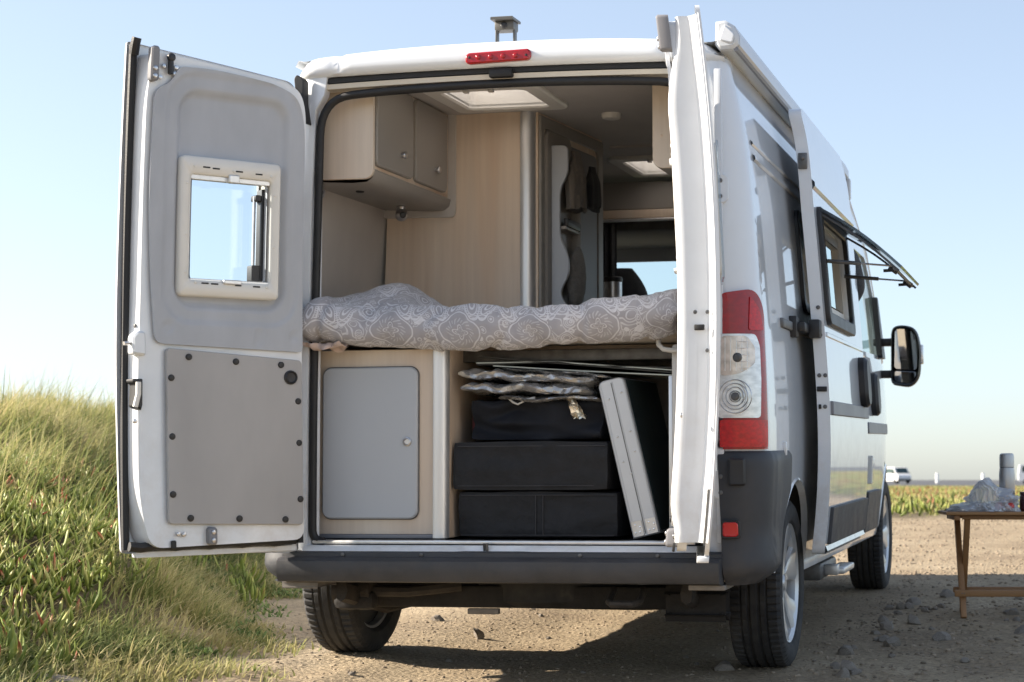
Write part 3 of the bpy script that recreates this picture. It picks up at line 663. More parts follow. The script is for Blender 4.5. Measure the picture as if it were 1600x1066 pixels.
# ------------------------------------------------------------------ rear doors
def door_frame(s_, ang):
    """s_=-1 left, +1 right; local (u from hinge, v height, w outward)"""
    a = R(ang); c_, sn = math.cos(a), math.sin(a)
    H = Vector((s_*.862, -.020, 0)); A = Vector((-s_*c_, -sn, 0)); Nn = Vector((s_*sn, -c_, 0))
    def P(u, v, w=0):
        v = v if v < 1.3 else 1.3+(v-1.3)*.955
        w = w*1.3 if w < 0 and s_ > 0 else w
        q = H+A*u*.845+Nn*(w-(.042 if s_ < 0 else .062)*((v-1.40)/1.0)**2+.012*(u-.4)); return (q.x, q.y, v)
    return P, A, Nn
WIN = (.128, .606, 1.508, 2.058)                           # window frame u0 u1 v0 v1
def doortop(u): return 2.418+.072*min(1, max(0, u/.8))
def rear_door(s_, ang, lab):
    P, A, Nn = door_frame(s_, ang)
    skin = roundpoly([(-.02, .520), (.815, .548), (.835, 1.30), (.825, doortop(.8)), (.40, doortop(.4)), (.02, doortop(0)), (-.02, 2.25)], [.02, .02 if s_ < 0 else .11, .2, .015 if s_ < 0 else .03, .3, .05, .1], 6)
    hole = rrect(WIN[0]+.055, WIN[1]-.055, WIN[2]+.055, WIN[3]-.055, .03)
    b = sheet(N(), skin, lambda u, v: P(u, v, .0), .06, [hole], rim=lambda u, v: P(u, v, -.012))
    d = obj('rear_door', b, 'paint', van, ang=35); d['label'] = lab
    # inner pressing: white box section with rounded edge
    inner = roundpoly([(-.005, .575), (.72, .565), (.77, .75), (.772, 1.25), (.765, 1.45), (.762, 2.30), (.735, 2.45), (.40, 2.425), (.05, 2.39), (.0, 2.30)], [.05, .06, .12, .1, .1, .12, .03, .3, .08, .1], 6)
    def iw(u, v):
        e = min(sstep(0, .035, .772-u+.03*sstep(2.2, 2.45, v)*0), 1)
        return P(u, v, -.085)
    b = sheet(N(), inner, iw, .035, [rrect(.082, .618, 1.455, 2.33, .09)], rim=lambda u, v: P(u+(.03 if u > .68 and s_ < 0 else 0), v, -.008 if s_ < 0 else -.06)); pr = obj('inner_pressing', b, 'paint_inner', d, ang=50)
    # upper trim moulding with a deep U-shaped recess round the window
    trim = roundpoly([(.745, 1.90), (.735, 2.30), (.66, 2.335), (.63, 2.40), (.45, 2.408), (.14, 2.378), (.045, 2.335), (.012, 2.20), (.004, 1.30), (.705, 1.318), (.728, 1.55)], [.1, .04, .05, .03, .2, .08, .08, .1, .02, .04, .1], 5)
    def rr(u, v, x0, x1, y0, y1, r):
        qx = abs(u-(x0+x1)/2)-(x1-x0)/2+r; qy = abs(v-(y0+y1)/2)-(y1-y0)/2+r
        return math.hypot(max(qx, 0), max(qy, 0))+min(max(qx, qy), 0)-r
    def tw(u, v):
        d1 = rr(u, v, .092, .618, 1.465, 2.315, .09); d2 = rr(u, v, .04, .668, 1.41, 2.375, .12)
        w = -.103 + .008*sstep(.012, -.004, d2) + .024*sstep(.010, -.022, d1)
        w += .004*sstep(.004, -.002, math.hypot(u-.648, v-1.385)-.022)+.004*sstep(.004, -.002, math.hypot(u-.045, v-1.365)-.02)
        w += .004*sstep(.004, 0, rr(u, v, .20, .235, 1.33, 1.385, .006))
        return P(u, v, w)
    b = sheet(N(), trim, tw, .0115, [inset(hole, .004)], rim=lambda u, v: P(u, v, -.094)); obj('trim_panel', b, 'trim_grey', d, ang=70)
    # window: cream inner frame, pane, roller bar, catches, stay
    fr = rrect(WIN[0], WIN[1], WIN[2], WIN[3], .022); op = rrect(WIN[0]+.048, WIN[1]-.048, WIN[2]+.062, WIN[3]-.072, .014)
    b = plate(N(), fr, lambda u, v, w: P(u, v, -w), .070, .112, [op], bev=.008); wf = obj('window_frame', b, 'window_cream', d, ang=50)
    b = plate(N(), rrect(WIN[0]+.02, WIN[1]-.02, WIN[2]+.02, WIN[3]-.02, .03), lambda u, v, w: P(u, v, w), .012, .020, bev=.002); obj('window_pane', b, 'pane', d)
    b = plate(N(), rrect(WIN[0]+.03, WIN[1]-.03, WIN[2]+.03, WIN[3]-.03, .03), lambda u, v, w: P(u, v, w), -.06, .010, [rrect(WIN[0]+.045, WIN[1]-.045, WIN[2]+.055, WIN[3]-.05, .02)], bev=.002); obj('window_rubber', b, 'window_cream', d)
    def slab(name, u0, u1, v0, v1, w0, w1, m, bev=.002):
        return obj(name, plate(N(), rrect(u0, u1, v0, v1, min(.006, (u1-u0)*.3, (v1-v0)*.3), 3), lambda u, v, w: P(u, v, -w), w0, w1, bev=bev), m, d)
    slab('roller_bar', WIN[0]+.05, WIN[1]-.05, WIN[3]-.090, WIN[3]-.066, .075, .100, 'aluminium'); slab('roller_gap', WIN[0]+.05, WIN[1]-.05, WIN[3]-.072, WIN[3]-.068, .09, .106, 'rubber')
    slab('lower_bar', WIN[0]+.05, WIN[1]-.05, WIN[2]+.058, WIN[2]+.070, .08, .104, 'aluminium')
    slab('window_catch', .335, .385, WIN[3]-.095, WIN[3]-.062, .100, .120, 'aluminium', .004); slab('window_catch', .315, .400, WIN[2]+.052, WIN[2]+.070, .104, .122, 'aluminium', .004)
    slab('stay_rail', WIN[0]+.050, WIN[0]+.072, WIN[2]+.075, WIN[3]-.10, .03, .072, 'black_plastic')
    b = N(); tube(b, [P(WIN[0]+.095, v, -.05) for v in (WIN[2]+.12, WIN[3]-.13)], .006); obj('gas_stay', b, 'steel', d)
    slab('stay_bracket', WIN[0]+.072, WIN[0]+.112, WIN[2]+.075, WIN[2]+.14, .03, .07, 'black_plastic'); slab('stay_bracket', WIN[0]+.072, WIN[0]+.10, WIN[3]-.15, WIN[3]-.125, .03, .07, 'black_plastic')
    for u, v in ((.545, 2.018), (.36, 2.012), (.18, 2.005), (.578, 1.95), (.578, 1.75), (.578, 1.60), (.16, 1.93), (.16, 1.72), (.53, 1.562), (.35, 1.560), (.19, 1.556)):
        b = N(); knob(b, P(u, v, -.112), -Nn, .006, .003, 10); obj('frame_screw', b, 'window_cream', d)
    for u, v in ((.49, 2.017), (.445, 2.015), (.335, 2.012), (.24, 2.009), (.485, 1.560), (.44, 1.559), (.33, 1.558), (.24, 1.557)): slab('vent_slot', u-.017, u+.017, v-.003, v+.003, .110, .1135, 'rubber', .0005)
    # lower cover panel with push clips and a grommet
    pn = roundpoly([(.008, .632), (.648, .652), (.656, 1.302), (.008, 1.268)], .022)
    cp = obj('cover_panel', plate(N(), pn, lambda u, v, w: P(u, v, -w), .092, .106, bev=.003), 'panel_grey', d)
    for u, v in ((.554, 1.270), (.333, 1.257), (.114, 1.249), (.634, 1.191), (.630, .974), (.628, .761), (.030, 1.109), (.027, .948), (.024, .731), (.549, .672), (.322, .664), (.100, .655)):
        b = N(); knob(b, P(u, v, -.106), -Nn, .0125, .008, 16); obj('push_clip', b, 'black_plastic', d)
    b = N(); cc = Vector(P(.067, 1.201, -.106)); x = Vector(A); lathe(b, [(.0001, .004), (.018, .006), (.022, .011), (.027, .008), (.028, 0)], 22, lambda p, q, h: cc+x*p+Vector((0, 0, 1))*q-Nn*h); obj('grommet', b, 'black_plastic', d)
    # seals, latch, handle, brackets
    if s_ < 0: b = N(); tube(b, [P(.80, v, -.022) for v in np.linspace(.56, 2.475, 24)], .015 if s_ < 0 else .006, 8); obj('edge_seal', b, 'rubber', d)
    if s_ < 0: b = N(); tube(b, [P(u, .572+.004*math.sin(u*40), -.055) for u in np.linspace(.02, .80, 16)], .018, 8); tube(b, [P(-.005, v, -.05) for v in np.linspace(.56, .72, 5)], .014, 8); obj('bottom_seal', b, 'rubber', d)
    if s_ < 0: b = N(); tube(b, [P(.80, 2.44, -.03), P(.803, 2.475, -.045), P(.80, 2.50, -.05)], .018 if s_ < 0 else .008, 8); obj('seal_corner', b, 'rubber', d)
    b = N(); box(b, (-.026, -.012, .56), (.004, .004, 2.36), .004, Matrix.Translation((s_*.862+.011, -.004, 0))); obj('hinge_light_stop', b, 'paint_inner', d)  # added strip closing the hinge gap so no sun leaks through
    slab('bottom_flange', .0, .76, .530, .552, -.002, .03, 'paint_inner')
    if s_ < 0: b = plate(N(), roundpoly([(.745, 1.27), (.805, 1.275), (.805, 1.345), (.78, 1.365), (.748, 1.36)], .012), lambda u, v, w: P(u, v, -w), .06, .108, bev=.008); obj('latch', b, 'paint_inner', d)
    if s_ < 0: b = N(); tube(b, [P(.79, 1.32, -.08), P(.835, 1.315, -.085)], .008); obj('latch_bolt', b, 'steel', d)
    if s_ < 0: b = plate(N(), roundpoly([(.762, 1.185), (.806, 1.185), (.806, 1.172), (.79, 1.165), (.795, 1.085), (.770, 1.068), (.762, 1.09)], .006), lambda u, v, w: P(u, v, -w), .05, .112, bev=.006); obj('pull_handle', b, 'black_plastic', d)
    if s_ < 0: b = N(); tube(b, [P(.785, 1.172, -.116), P(.788, 1.13, -.122), P(.800, 1.082, -.118)], .010, 8); obj('pull_lever', b, 'window_cream', d)
    for u0, u1, v0, v1 in ((.430, .468, .570, .636), (.725, .762, 2.33, 2.465)):
        b = plate(N(), rrect(u0, u1, v0, v1, .014), lambda u, v, w: P(u, v, -w), .085, .118, bev=.006); obj('lock_bracket', b, 'strip_grey', d)
        for v in (v0+.018, v0+.048):
            b = N(); knob(b, P((u0+u1)/2, v, -.118), -Nn, .009, .005); obj('bracket_bolt', b, 'steel', d)
    b = N(); tube(b, [P(.668, 2.43, -.10), P(.668, 2.365, -.105)], .011, 8); knob(b, P(.668, 2.43, -.10), -Nn, .016, .014); obj('rod_guide', b, 'black_plastic', d)
    for u, v in ((.695, 2.395), (.64, 2.395), (.645, 2.37), (.71, 2.35), (.60, .615), (.575, .612), (.79, 1.03)):
        b = N(); knob(b, P(u, v, -.095), -Nn, .009, .006); obj('bolt', b, 'steel', d)
    slab('rod_slot', .610, .632, .562, .592, .09, .098, 'rubber')
    if s_ > 0:                                                # pressed edge of the door, seen end-on
        b = N(); rows = []
        for v in np.linspace(.600, 2.455, 60):
            tp = .045*sstep(2.10, 2.46, v)+.02*sstep(.75, .60, v)
            pr_ = [(.60, -.100+tp), (.70, -.111+tp), (.748, -.112+tp), (.760, -.108+tp), (.767, -.099+tp*.9), (.769, -.088+tp*.7), (.7695, -.060), (.770, -.034), (.778, -.024), (.800, -.014), (.832, -.006)]
            rows.append([P(u, v, w) for u, w in pr_])
        grid(b, rows); obj('edge_pressing', b, 'paint_inner', d, ang=22)
        b = N(); tube(b, [P(.800, v, -.012) for v in np.linspace(.60, .78, 6)], .009, 8); obj('corner_seal', b, 'rubber', d)
    # edge face details: latch slot and holes
    for v, r_ in ((1.385, .007), (1.385, .0071), (1.25, .007)):
        b = N(); knob(b, P(.775 if s_ < 0 else .782, v, -.034 if r_ == .007 else -.066), A, r_, .006); obj('edge_bolt', b, 'dark_steel', d)
    b = N(); q = Vector(P(.776 if s_ < 0 else .786, 1.33, -.055)); box(b, (-.018, -.004, -.010), (.018, .004, .010), .003, Matrix.Translation(q)); obj('edge_slot', b, 'rubber', d)
    return d
rear_door(-1, 128, 'open rear door showing its grey inner trim and cream framed window')
rear_door(1, 101, 'open rear door seen along its white edge')

# ------------------------------------------------------------------ sliding door (slid back along the flank)
SX = .118
def sdoor():
    f0 = side(1)
    f = lambda Y, z, w=0: f0(Y, z, SX+w+.022*sstep(1.9, 2.4, z))
    out = roundpoly([(1.03, .455), (2.50, .455), (2.50, 2.35), (2.45, 2.402), (1.07, 2.402), (1.03, 2.38)], [.03, .03, .05, .03, .03, .02], 4)
    wh = rrect(1.16, 2.00, 1.510, 1.915, .04)
    b = sheet(N(), out, f, .05, [wh], rim=lambda Y, z: f(Y, z, -.055)); d = obj('sliding_door', b, 'paint', van, ang=30); d['label'] = 'side sliding door pushed back, its top hung window propped open'
    inn = inset(out, .02); b = sheet(N(), inn, lambda Y, z: f(Y, z, -.058), .08, [wh], rim=lambda Y, z: f(Y, z, -.03)); obj('inner_skin', b, 'panel_grey', d)
    # flared lower edge and pressed lines
    b = N(); grid(b, [[f(y, .455, .002), f(y, .47, .012), f(y, .49, .002)] for y in np.linspace(1.04, 2.49, 8)]); obj('bottom_fold', b, 'paint', d)
    b = N(); grid(b, [[f(y, 2.062+dz, w) for dz, w in ((-.022, .001), (-.010, .012), (.010, .012), (.022, .001))] for y in np.linspace(1.04, 2.49, 8)]); obj('swage_line', b, 'paint', d)
    obj('rub_strip', plate(N(), rrect(1.07, 2.48, 1.055, 1.115, .006), f, 0, .012), 'strip_grey', d)
    obj('lower_moulding', plate(N(), rrect(1.09, 2.45, .495, .655, .012), f, 0, .016), 'bumper_plastic', d)
    obj('upper_strip', plate(N(), rrect(1.07, 2.47, 1.395, 1.415, .004), f, 0, .006), 'paint', d)
    b = plate(N(), roundpoly([(2.20, 1.16), (2.24, 1.11), (2.33, 1.11), (2.37, 1.16), (2.37, 1.31), (2.33, 1.36), (2.24, 1.36), (2.20, 1.31)], .03), f, 0, .045, bev=.016); obj('door_handle', b, 'black_plastic', d)
    # window: frame, flap, stays
    fr = rrect(1.10, 2.06, 1.450, 1.975, .05); b = plate(N(), fr, f, 0, .022, [wh], bev=.006); obj('window_frame', b, 'black_plastic', d)
    b = plate(N(), inset(wh, -.01), f, -.02, -.055, [inset(wh, .05)]); obj('window_liner', b, 'window_cream', d)
    hx, hz = f(1.5, 1.96, .022)[0], 1.965; L_ = .44; an = R(37)
    dx, dz = math.cos(an), -math.sin(an)
    fl = lambda u, v, w: (hx+dx*v*L_-dz*w, u, hz+dz*v*L_+dx*w+.02*math.sin(v*3.1))
    rows = []
    vv = np.linspace(0, 1, 8)
    b = N(); grid(b, [[fl(y, v, .0) for v in vv] for y in (1.115, 1.13, 2.03, 2.045)]); grid(b, [[fl(y, v, -.012) for v in vv] for y in (1.115, 1.13, 2.03, 2.045)])
    for y in (1.115, 2.045): grid(b, [[fl(y, v, 0) for v in vv], [fl(y, v, -.012) for v in vv]])
    grid(b, [[fl(y, 1, 0) for y in (1.115, 2.045)], [fl(y, 1, -.012) for y in (1.115, 2.045)]])
    bmesh.ops.remove_doubles(b, verts=b.verts, dist=1e-5); obj('window_flap', b, 'tinted_pane', d)
    for y in (1.13, 2.03):
        b = N(); tube(b, [fl(y, v, -.026) for v in vv], .006, 6); obj('flap_edge', b, 'dark_steel', d)
    b = N(); tube(b, [fl(y, .955, -.03) for y in (1.13, 2.03)], .008, 6); obj('flap_bar', b, 'dark_steel', d)
    for y in (1.20, 1.96):
        b = N(); tube(b, [f(y, 1.74, .0), fl(y, .90, -.03)], .0045, 7); obj('gas_stay', b, 'steel', d)
        b = N(); s, e = Vector(f(y, 1.74, .0)), Vector(fl(y, .90, -.03)); tube(b, [s, s+(e-s)*.55], .009, 8); obj('gas_stay', b, 'dark_steel', d)
    for y in (1.22, 1.94):
        b = N(); box(b, (-.022, -.018, -.014), (.022, .018, .014), .004, Matrix.Translation(Vector(fl(y, .93, -.035))) @ Matrix.Rotation(an, 4, 'Y')); tube(b, [fl(y, .93, -.04), fl(y, .86, -.07)], .007); obj('flap_catch', b, 'black_plastic', d)
    # rear edge: roller arm on the rail, bolts, latch
    b = N(); box(b, (half(1.42)+.004, .84, 1.405), (half(1.42)+.060, 1.06, 1.445), .006); box(b, (half(1.42)+.055, .97, 1.385), (half(1.42)+.105, 1.035, 1.465), .008); box(b, (half(1.42)-.005, .80, 1.38), (half(1.42)+.03, .87, 1.47), .006); obj('roller_arm', b, 'black_plastic', d)
    for z, w in ((2.16, -.03),):
        b = N(); q = Vector(f(1.025, z, w)); box(b, (-.020, -.012, -.035), (.020, .004, .035), .004, Matrix.Translation(q)); knob(b, q+Vector((0, -.012, .012)), (0, -1, 0), .010, .012); obj('edge_latch', b, 'dark_steel', d)
    for z, w in ((1.225, -.012), (1.225, -.038), (1.09, -.02), (1.40, -.02), (1.52, -.02)):
        b = N(); knob(b, f(1.029, z, w), (0, -1, 0), .009, .006); obj('edge_bolt', b, 'dark_steel', d)
    b = N(); q = Vector(f(1.024, 1.165, -.03)); box(b, (-.022, -.004, -.010), (.022, .006, .012), .003, Matrix.Translation(q)); obj('edge_slot', b, 'rubber', d)
    b = N(); q = Vector(f(1.024, 1.09, -.042)); box(b, (-.006, -.004, -.010), (.006, .004, .010), .002, Matrix.Translation(q)); obj('edge_slot', b, 'rubber', d)
    return d
sdoor()

# ------------------------------------------------------------------ front door, mirror, cab
def fdoor():
    f = side(1); out = roundpoly([(3.43, .40), (4.23, .40), (4.30, .70), (4.46, .90), (4.75, 1.06), (4.93, 1.10), (4.95, 1.43), (3.43, 1.43)], [.03, .05, .1, .1, .1, .1, .03, .02], 5)
    b2 = sheet(N(), out, lambda Y, z: f(Y, z, .010), .05, rim=lambda Y, z: f(Y, z, -.004)); d = obj('front_door', b2, 'paint', van, ang=30)
    obj('lower_moulding', plate(N(), rrect(3.45, 4.16, .425, .655, .012), f, .008, .030), 'bumper_plastic', d)
    obj('rub_strip', plate(N(), rrect(3.46, 4.62, .985, 1.050, .03), f, .008, .022), 'strip_grey', d)
    obj('door_handle', plate(N(), roundpoly([(3.72, 1.14), (3.76, 1.09), (3.85, 1.09), (3.89, 1.14), (3.89, 1.29), (3.85, 1.34), (3.76, 1.34), (3.72, 1.29)], .03), f, .008, .055, bev=.016), 'black_plastic', d)
    obj('fuel_flap', plate(N(), rrect(3.62, 3.80, .70, .84, .012), f, .008, .018), 'paint', d)
    obj('door_check', plate(N(), rrect(3.50, 3.54, .70, .86, .006), f, .008, .035), 'window_cream', d)
    obj('mirror_mount', plate(N(), roundpoly([(4.46, 1.46), (4.86, 1.47), (4.52, 1.84), (4.44, 1.84)], .02), f, -.005, .03), 'black_plastic', d)
    return d
fd = fdoor()
def mirror():
    out = [Vector(p) for p in roundpoly([(1.062, 1.150), (1.185, 1.132), (1.240, 1.185), (1.250, 1.345), (1.222, 1.455), (1.150, 1.478), (1.085, 1.472), (1.066, 1.44)], [.03, .04, .05, .06, .05, .04, .03, .03], 5)]
    ccx, ccz = 1.155, 1.31; prof = [(3.700, 1.0), (3.692, .985), (3.696, .93), (3.74, .93)]; rows = []
    for y, s in ((3.715, .90), (3.700, .925), (3.692, .965), (3.700, 1.0), (3.76, 1.02), (3.83, .95), (3.88, .75), (3.905, .4)):
        rows.append([(ccx+(p.x-ccx)*s+.018, y+.75, ccz+(p.y-ccz)*s*1.12+.165) for p in out])
    b = N(); grid(b, rows, closed_v=True, cap1=True); m = obj('wing_mirror', b, 'black_plastic', van, ang=50)
    gl = roundpoly([(1.082, 1.235), (1.222, 1.225), (1.232, 1.35), (1.21, 1.435), (1.15, 1.457), (1.09, 1.455)], .022, 5)
    tilt = lambda u, v, w: (u+.018, 4.456-w-.05*(u-1.15)*.3-.028*(v-1.31), 1.475+(v-1.31)*1.12)
    obj('mirror_glass', plate(N(), gl, tilt, -.004, .003, bev=.001), 'mirror_glass', m)
    obj('mirror_glass', plate(N(), roundpoly([(1.085, 1.165), (1.18, 1.152), (1.215, 1.19), (1.222, 1.215), (1.085, 1.223)], .014, 4), tilt, -.004, .003, bev=.001), 'mirror_glass', m)
    b = N(); box(b, (1.256, 4.47, 1.42), (1.280, 4.55, 1.54), .008); obj('indicator', b, 'clear_lens', m)
    for z in (1.56, 1.36):
        b = N(); box(b, (.965, 4.50, z-.024), (1.10, 4.58, z+.024), .010); obj('mirror_arm', b, 'black_plastic', m)
mirror()
# windscreen, bonnet, front face, cab roof
def facing(Y0z, Y1z): pass
ws = N(); rows = []
for t in np.linspace(0, 1, 8):
    Y = 5.10+(3.90-5.10)*t; z = 1.45+(2.38-1.45)*t; hw = half(z)*front_taper(Y)-.05
    rows.append([(x*hw, Y+.22*(1-x*x), z) for x in np.linspace(-1, 1, 13)])
grid(ws, rows); obj('windscreen', ws, 'windscreen_glass', van)
fr = N(); rows = []
for Y, z in ((5.10, 1.45), (5.43, 1.24), (5.66, 1.05), (5.78, .85), (5.78, .60), (5.63, .38)):
    hw = half(max(z, .4))*front_taper(Y)-.01; rows.append([(x*hw, Y+.22*(1-x*x), z+.05*(1-x*x)*(1 if z > 1 else 0)) for x in np.linspace(-1, 1, 13)])
grid(fr, rows); obj('bonnet', fr, 'paint', van)
cr = N(); rows = []
for Y, z in ((3.72, 2.490), (3.84, 2.455), (3.90, 2.38)):
    hw = half(z)-.02; rows.append([(x*hw, Y+(.18 if z < 2.4 else .05)*(1-x*x), z+.01*(1-x*x)) for x in np.linspace(-1, 1, 13)])
grid(cr, rows); obj('cab_roof', cr, 'paint', van)
for s_ in (-1, 1):
    b = N(); f = side(s_); tube(b, [f(5.08, 1.46, -.03), f(4.76, 1.71, -.03), f(4.32, 2.10, -.03), f(3.93, 2.38, -.03)], .04, 8); obj('windscreen_pillar', b, 'paint', van)
# awning cassette along the right roof edge
aw = [(.842, 2.462), (.860, 2.440), (.920, 2.442), (.938, 2.458), (.936, 2.498), (.918, 2.535), (.885, 2.556), (.846, 2.552)]
b = N(); grid(b, [[(x, y, z) for x, z in aw] for y in (.05, 3.55)], closed_v=True, cap0=True, cap1=True); awn = obj('awning_cassette', b, 'awning_white', van, ang=30)
b = plate(N(), inset(aw, .002), lambda u, v, w: (u, .048-w, v), -.01, .03, bev=.012); obj('awning_end_cap', b, 'awning_white', awn)
b = plate(N(), roundpoly([(.862, 2.475), (.915, 2.460), (.924, 2.495), (.885, 2.535)], .01), lambda u, v, w: (u, .017-w, v), 0, .012, bev=.004); obj('awning_end_plug', b, 'paint_inner', awn)
b = N(); tube(b, [(.925, y, 2.442) for y in (.03, 3.55)], .010, 6); obj('awning_rail', b, 'strip_grey', awn)
b = N(); box(b, (.86, 3.50, 2.33), (.95, 3.56, 2.45), .01); obj('awning_bracket', b, 'awning_white', awn)

# ------------------------------------------------------------------ wheels
TR = .352
def tyre_mesh():
    sec = [(.245, -.085), (.262, -.104), (.300, -.114), (.328, -.108), (.343, -.096)]
    tread = []
    xs = np.linspace(-.094, .094, 33)
    for x in xs:
        g = min(abs(x-c) for c in (-.054, -.019, .019, .054)); dep = .0085 if g < .0045 else 0
        tread.append((.352-.006*(abs(x)/.094)**2.5-dep, x))
    prof = sec+tread+[(r, -x) for r, x in sec[::-1]]; n = 272; rows = []
    for k in range(n):
        a = 2*math.pi*k/n; row = []
        for r, x in prof:
            rr_ = r
            if abs(x) > .058 and r > .33 and k % 4 == 0: rr_ -= .008
            if .021 < abs(x) < .052 and r > .335 and (k+(2 if x > 0 else 0)) % 8 == 0: rr_ -= .003
            z = rr_*math.sin(a)
            row.append((x, rr_*math.cos(a), max(z, -.345)))
        rows.append(row)
    b = N(); grid(b, rows, closed_u=True); bmesh.ops.recalc_face_normals(b, faces=b.faces)
    me = bpy.data.meshes.new('tyre'); b.to_mesh(me); b.free(); finish(me, 'tyre', 32); return me
TY = tyre_mesh()
AX = lambda a, b_, h: (h, a, b_)
def wheel(cx, Y, z, s_, spin, tag_label=None):
    b = N(); lathe(b, [(.246, -.085*s_), (.235, -.08*s_), (.228, .02*s_), (.232, .085*s_), (.248, .098*s_), (.252, .088*s_), (.246, .080*s_)], 48, AX)
    w = obj('wheel', b, 'rim_silver', van); w.location = (cx, Y, z); w.rotation_euler = (spin, 0, 0)
    t = bpy.data.objects.new('tyre', TY); link(t, w); t.rotation_euler = (-spin, 0, 0)
    b = N(); lathe(b, [(.0001, .030*s_), (.10, .030*s_), (.23, .025*s_), (.23, -.05*s_), (.0001, -.05*s_)], 32, AX); obj('wheel_disc', b, 'rim_dark', w)
    b = N(); lathe(b, [(.0001, .080*s_), (.030, .080*s_), (.036, .072*s_), (.075, .066*s_), (.080, .045*s_)], 28, AX); obj('hub_cap', b, 'rim_silver', w)
    for k in range(6):
        a = 2*math.pi*k/6; b = N(); rows = []
        for r, hw, x in ((.060, .030, .066), (.11, .036, .070), (.16, .052, .076), (.205, .074, .086), (.236, .088, .090)):
            rows.append([Vector((s_*(x+dx), r*math.cos(a)-t_*hw*math.sin(a), r*math.sin(a)+t_*hw*math.cos(a))) for t_, dx in ((-1, -.022), (-.92, -.004), (-.55, .003), (0, -.004), (.55, .003), (.92, -.004), (1, -.022))])
        grid(b, rows); obj('spoke', b, 'rim_silver', w, ang=50)
        b = N(); a2 = a+math.pi/6; knob(b, (s_*.045, .085*math.cos(a2), .085*math.sin(a2)), (s_, 0, 0), .012, .02); obj('wheel_nut', b, 'dark_steel', w)
    return w
wheel(.892, RA[0], .348, 1, .3); wheel(.892, FA[0], .348, 1, .9); wheel(-.94, RA[0], .384, -1, .5); wheel(-.892, FA[0], .36, -1, .1)
# running gear under the tail
b = N(); tube(b, [(-.84, .85, .335), (-.3, .85, .285), (.35, .85, .280), (.80, .85, .30)], .055, 10); ax = obj('rear_axle', b, 'underbody', van)
bxo('cross_member', (-.70, .42, .27), (.72, .47, .36), 'underbody', van, .01)
for s_ in (-1, 1):
    b = N(); tube(b, [(s_*.70, .12, .36), (s_*.70, .6, .27), (s_*.70, .95, .27), (s_*.70, 1.6, .36)], .024, 8, flat=1.8); obj('leaf_spring', b, 'underbody_rust', van)
    b = N(); tube(b, [(s_*.70, .30, .355), (s_*.70, .29, .27)], .02, 8); box(b, (s_*.80, .25, .27), (s_*.62, .33, .35), .03); obj('spring_shackle', b, 'underbody', van)
b = N(); tube(b, [(-.72, .30, .345), (-.50, .32, .342), (-.30, .4, .36)], .022, 8); knob(b, (-.80, .30, .345), (1, 0, 0), .052, .16, 18, False); obj('exhaust', b, 'underbody_rust', van)
b = N(); lathe(b, [(.19, -.085), (.25, -.10), (.31, -.09), (.335, -.06), (.335, .06), (.31, .09), (.2, .09)], 40, lambda a, q, h: (.02+a, .72+q, .345+h*.8)); obj('spare_wheel', b, 'tyre', van)
b = N(); tube(b, [(.42, .10, .375), (.42, .02, .335), (.44, -.02, .33), (.52, -.02, .33), (.54, .02, .335), (.54, .1, .375)], .014, 8); obj('towing_eye', b, 'underbody_rust', van)
bxo('number_lamp', (-.24, .30, .255), (-.11, .33, .278), 'dusty_metal', van)
b = N(); box(b, (-.86, 1.4, .35), (-.80, 4.3, .41), .01); obj('sill_beam', b, 'underbody', van)
b = N(); box(b, (.80, 1.4, .36), (.975, 4.35, .42), .015); obj('sill_beam', b, 'paint_inner', van)
stp = N(); box(stp, (.72, 2.35, .24), (.92, 2.95, .33), .02); sp = obj('entry_step', stp, 'dark_steel', van)
b = N(); box(b, (.92, 2.45, .262), (.99, 2.52, .315), .006); box(b, (.93, 2.52, .262), (1.015, 2.95, .296), .008); obj('step_tread', b, 'aluminium', sp)
b = N(); box(b, (.62, 1.35, .20), (.86, 2.1, .36), .03); wt = obj('waste_tank', b, 'black_plastic', van)
b = N(); tube(b, [(.86, 1.62, .24), (.90, 1.60, .24), (.90, 1.60, .16)], .028, 10); obj('drain_pipe', b, 'black_plastic', wt)
b = N(); knob(b, (.90, 1.60, .165), (0, 0, -1), .034, .03); obj('drain_cap', b, 'blue_cap', wt)

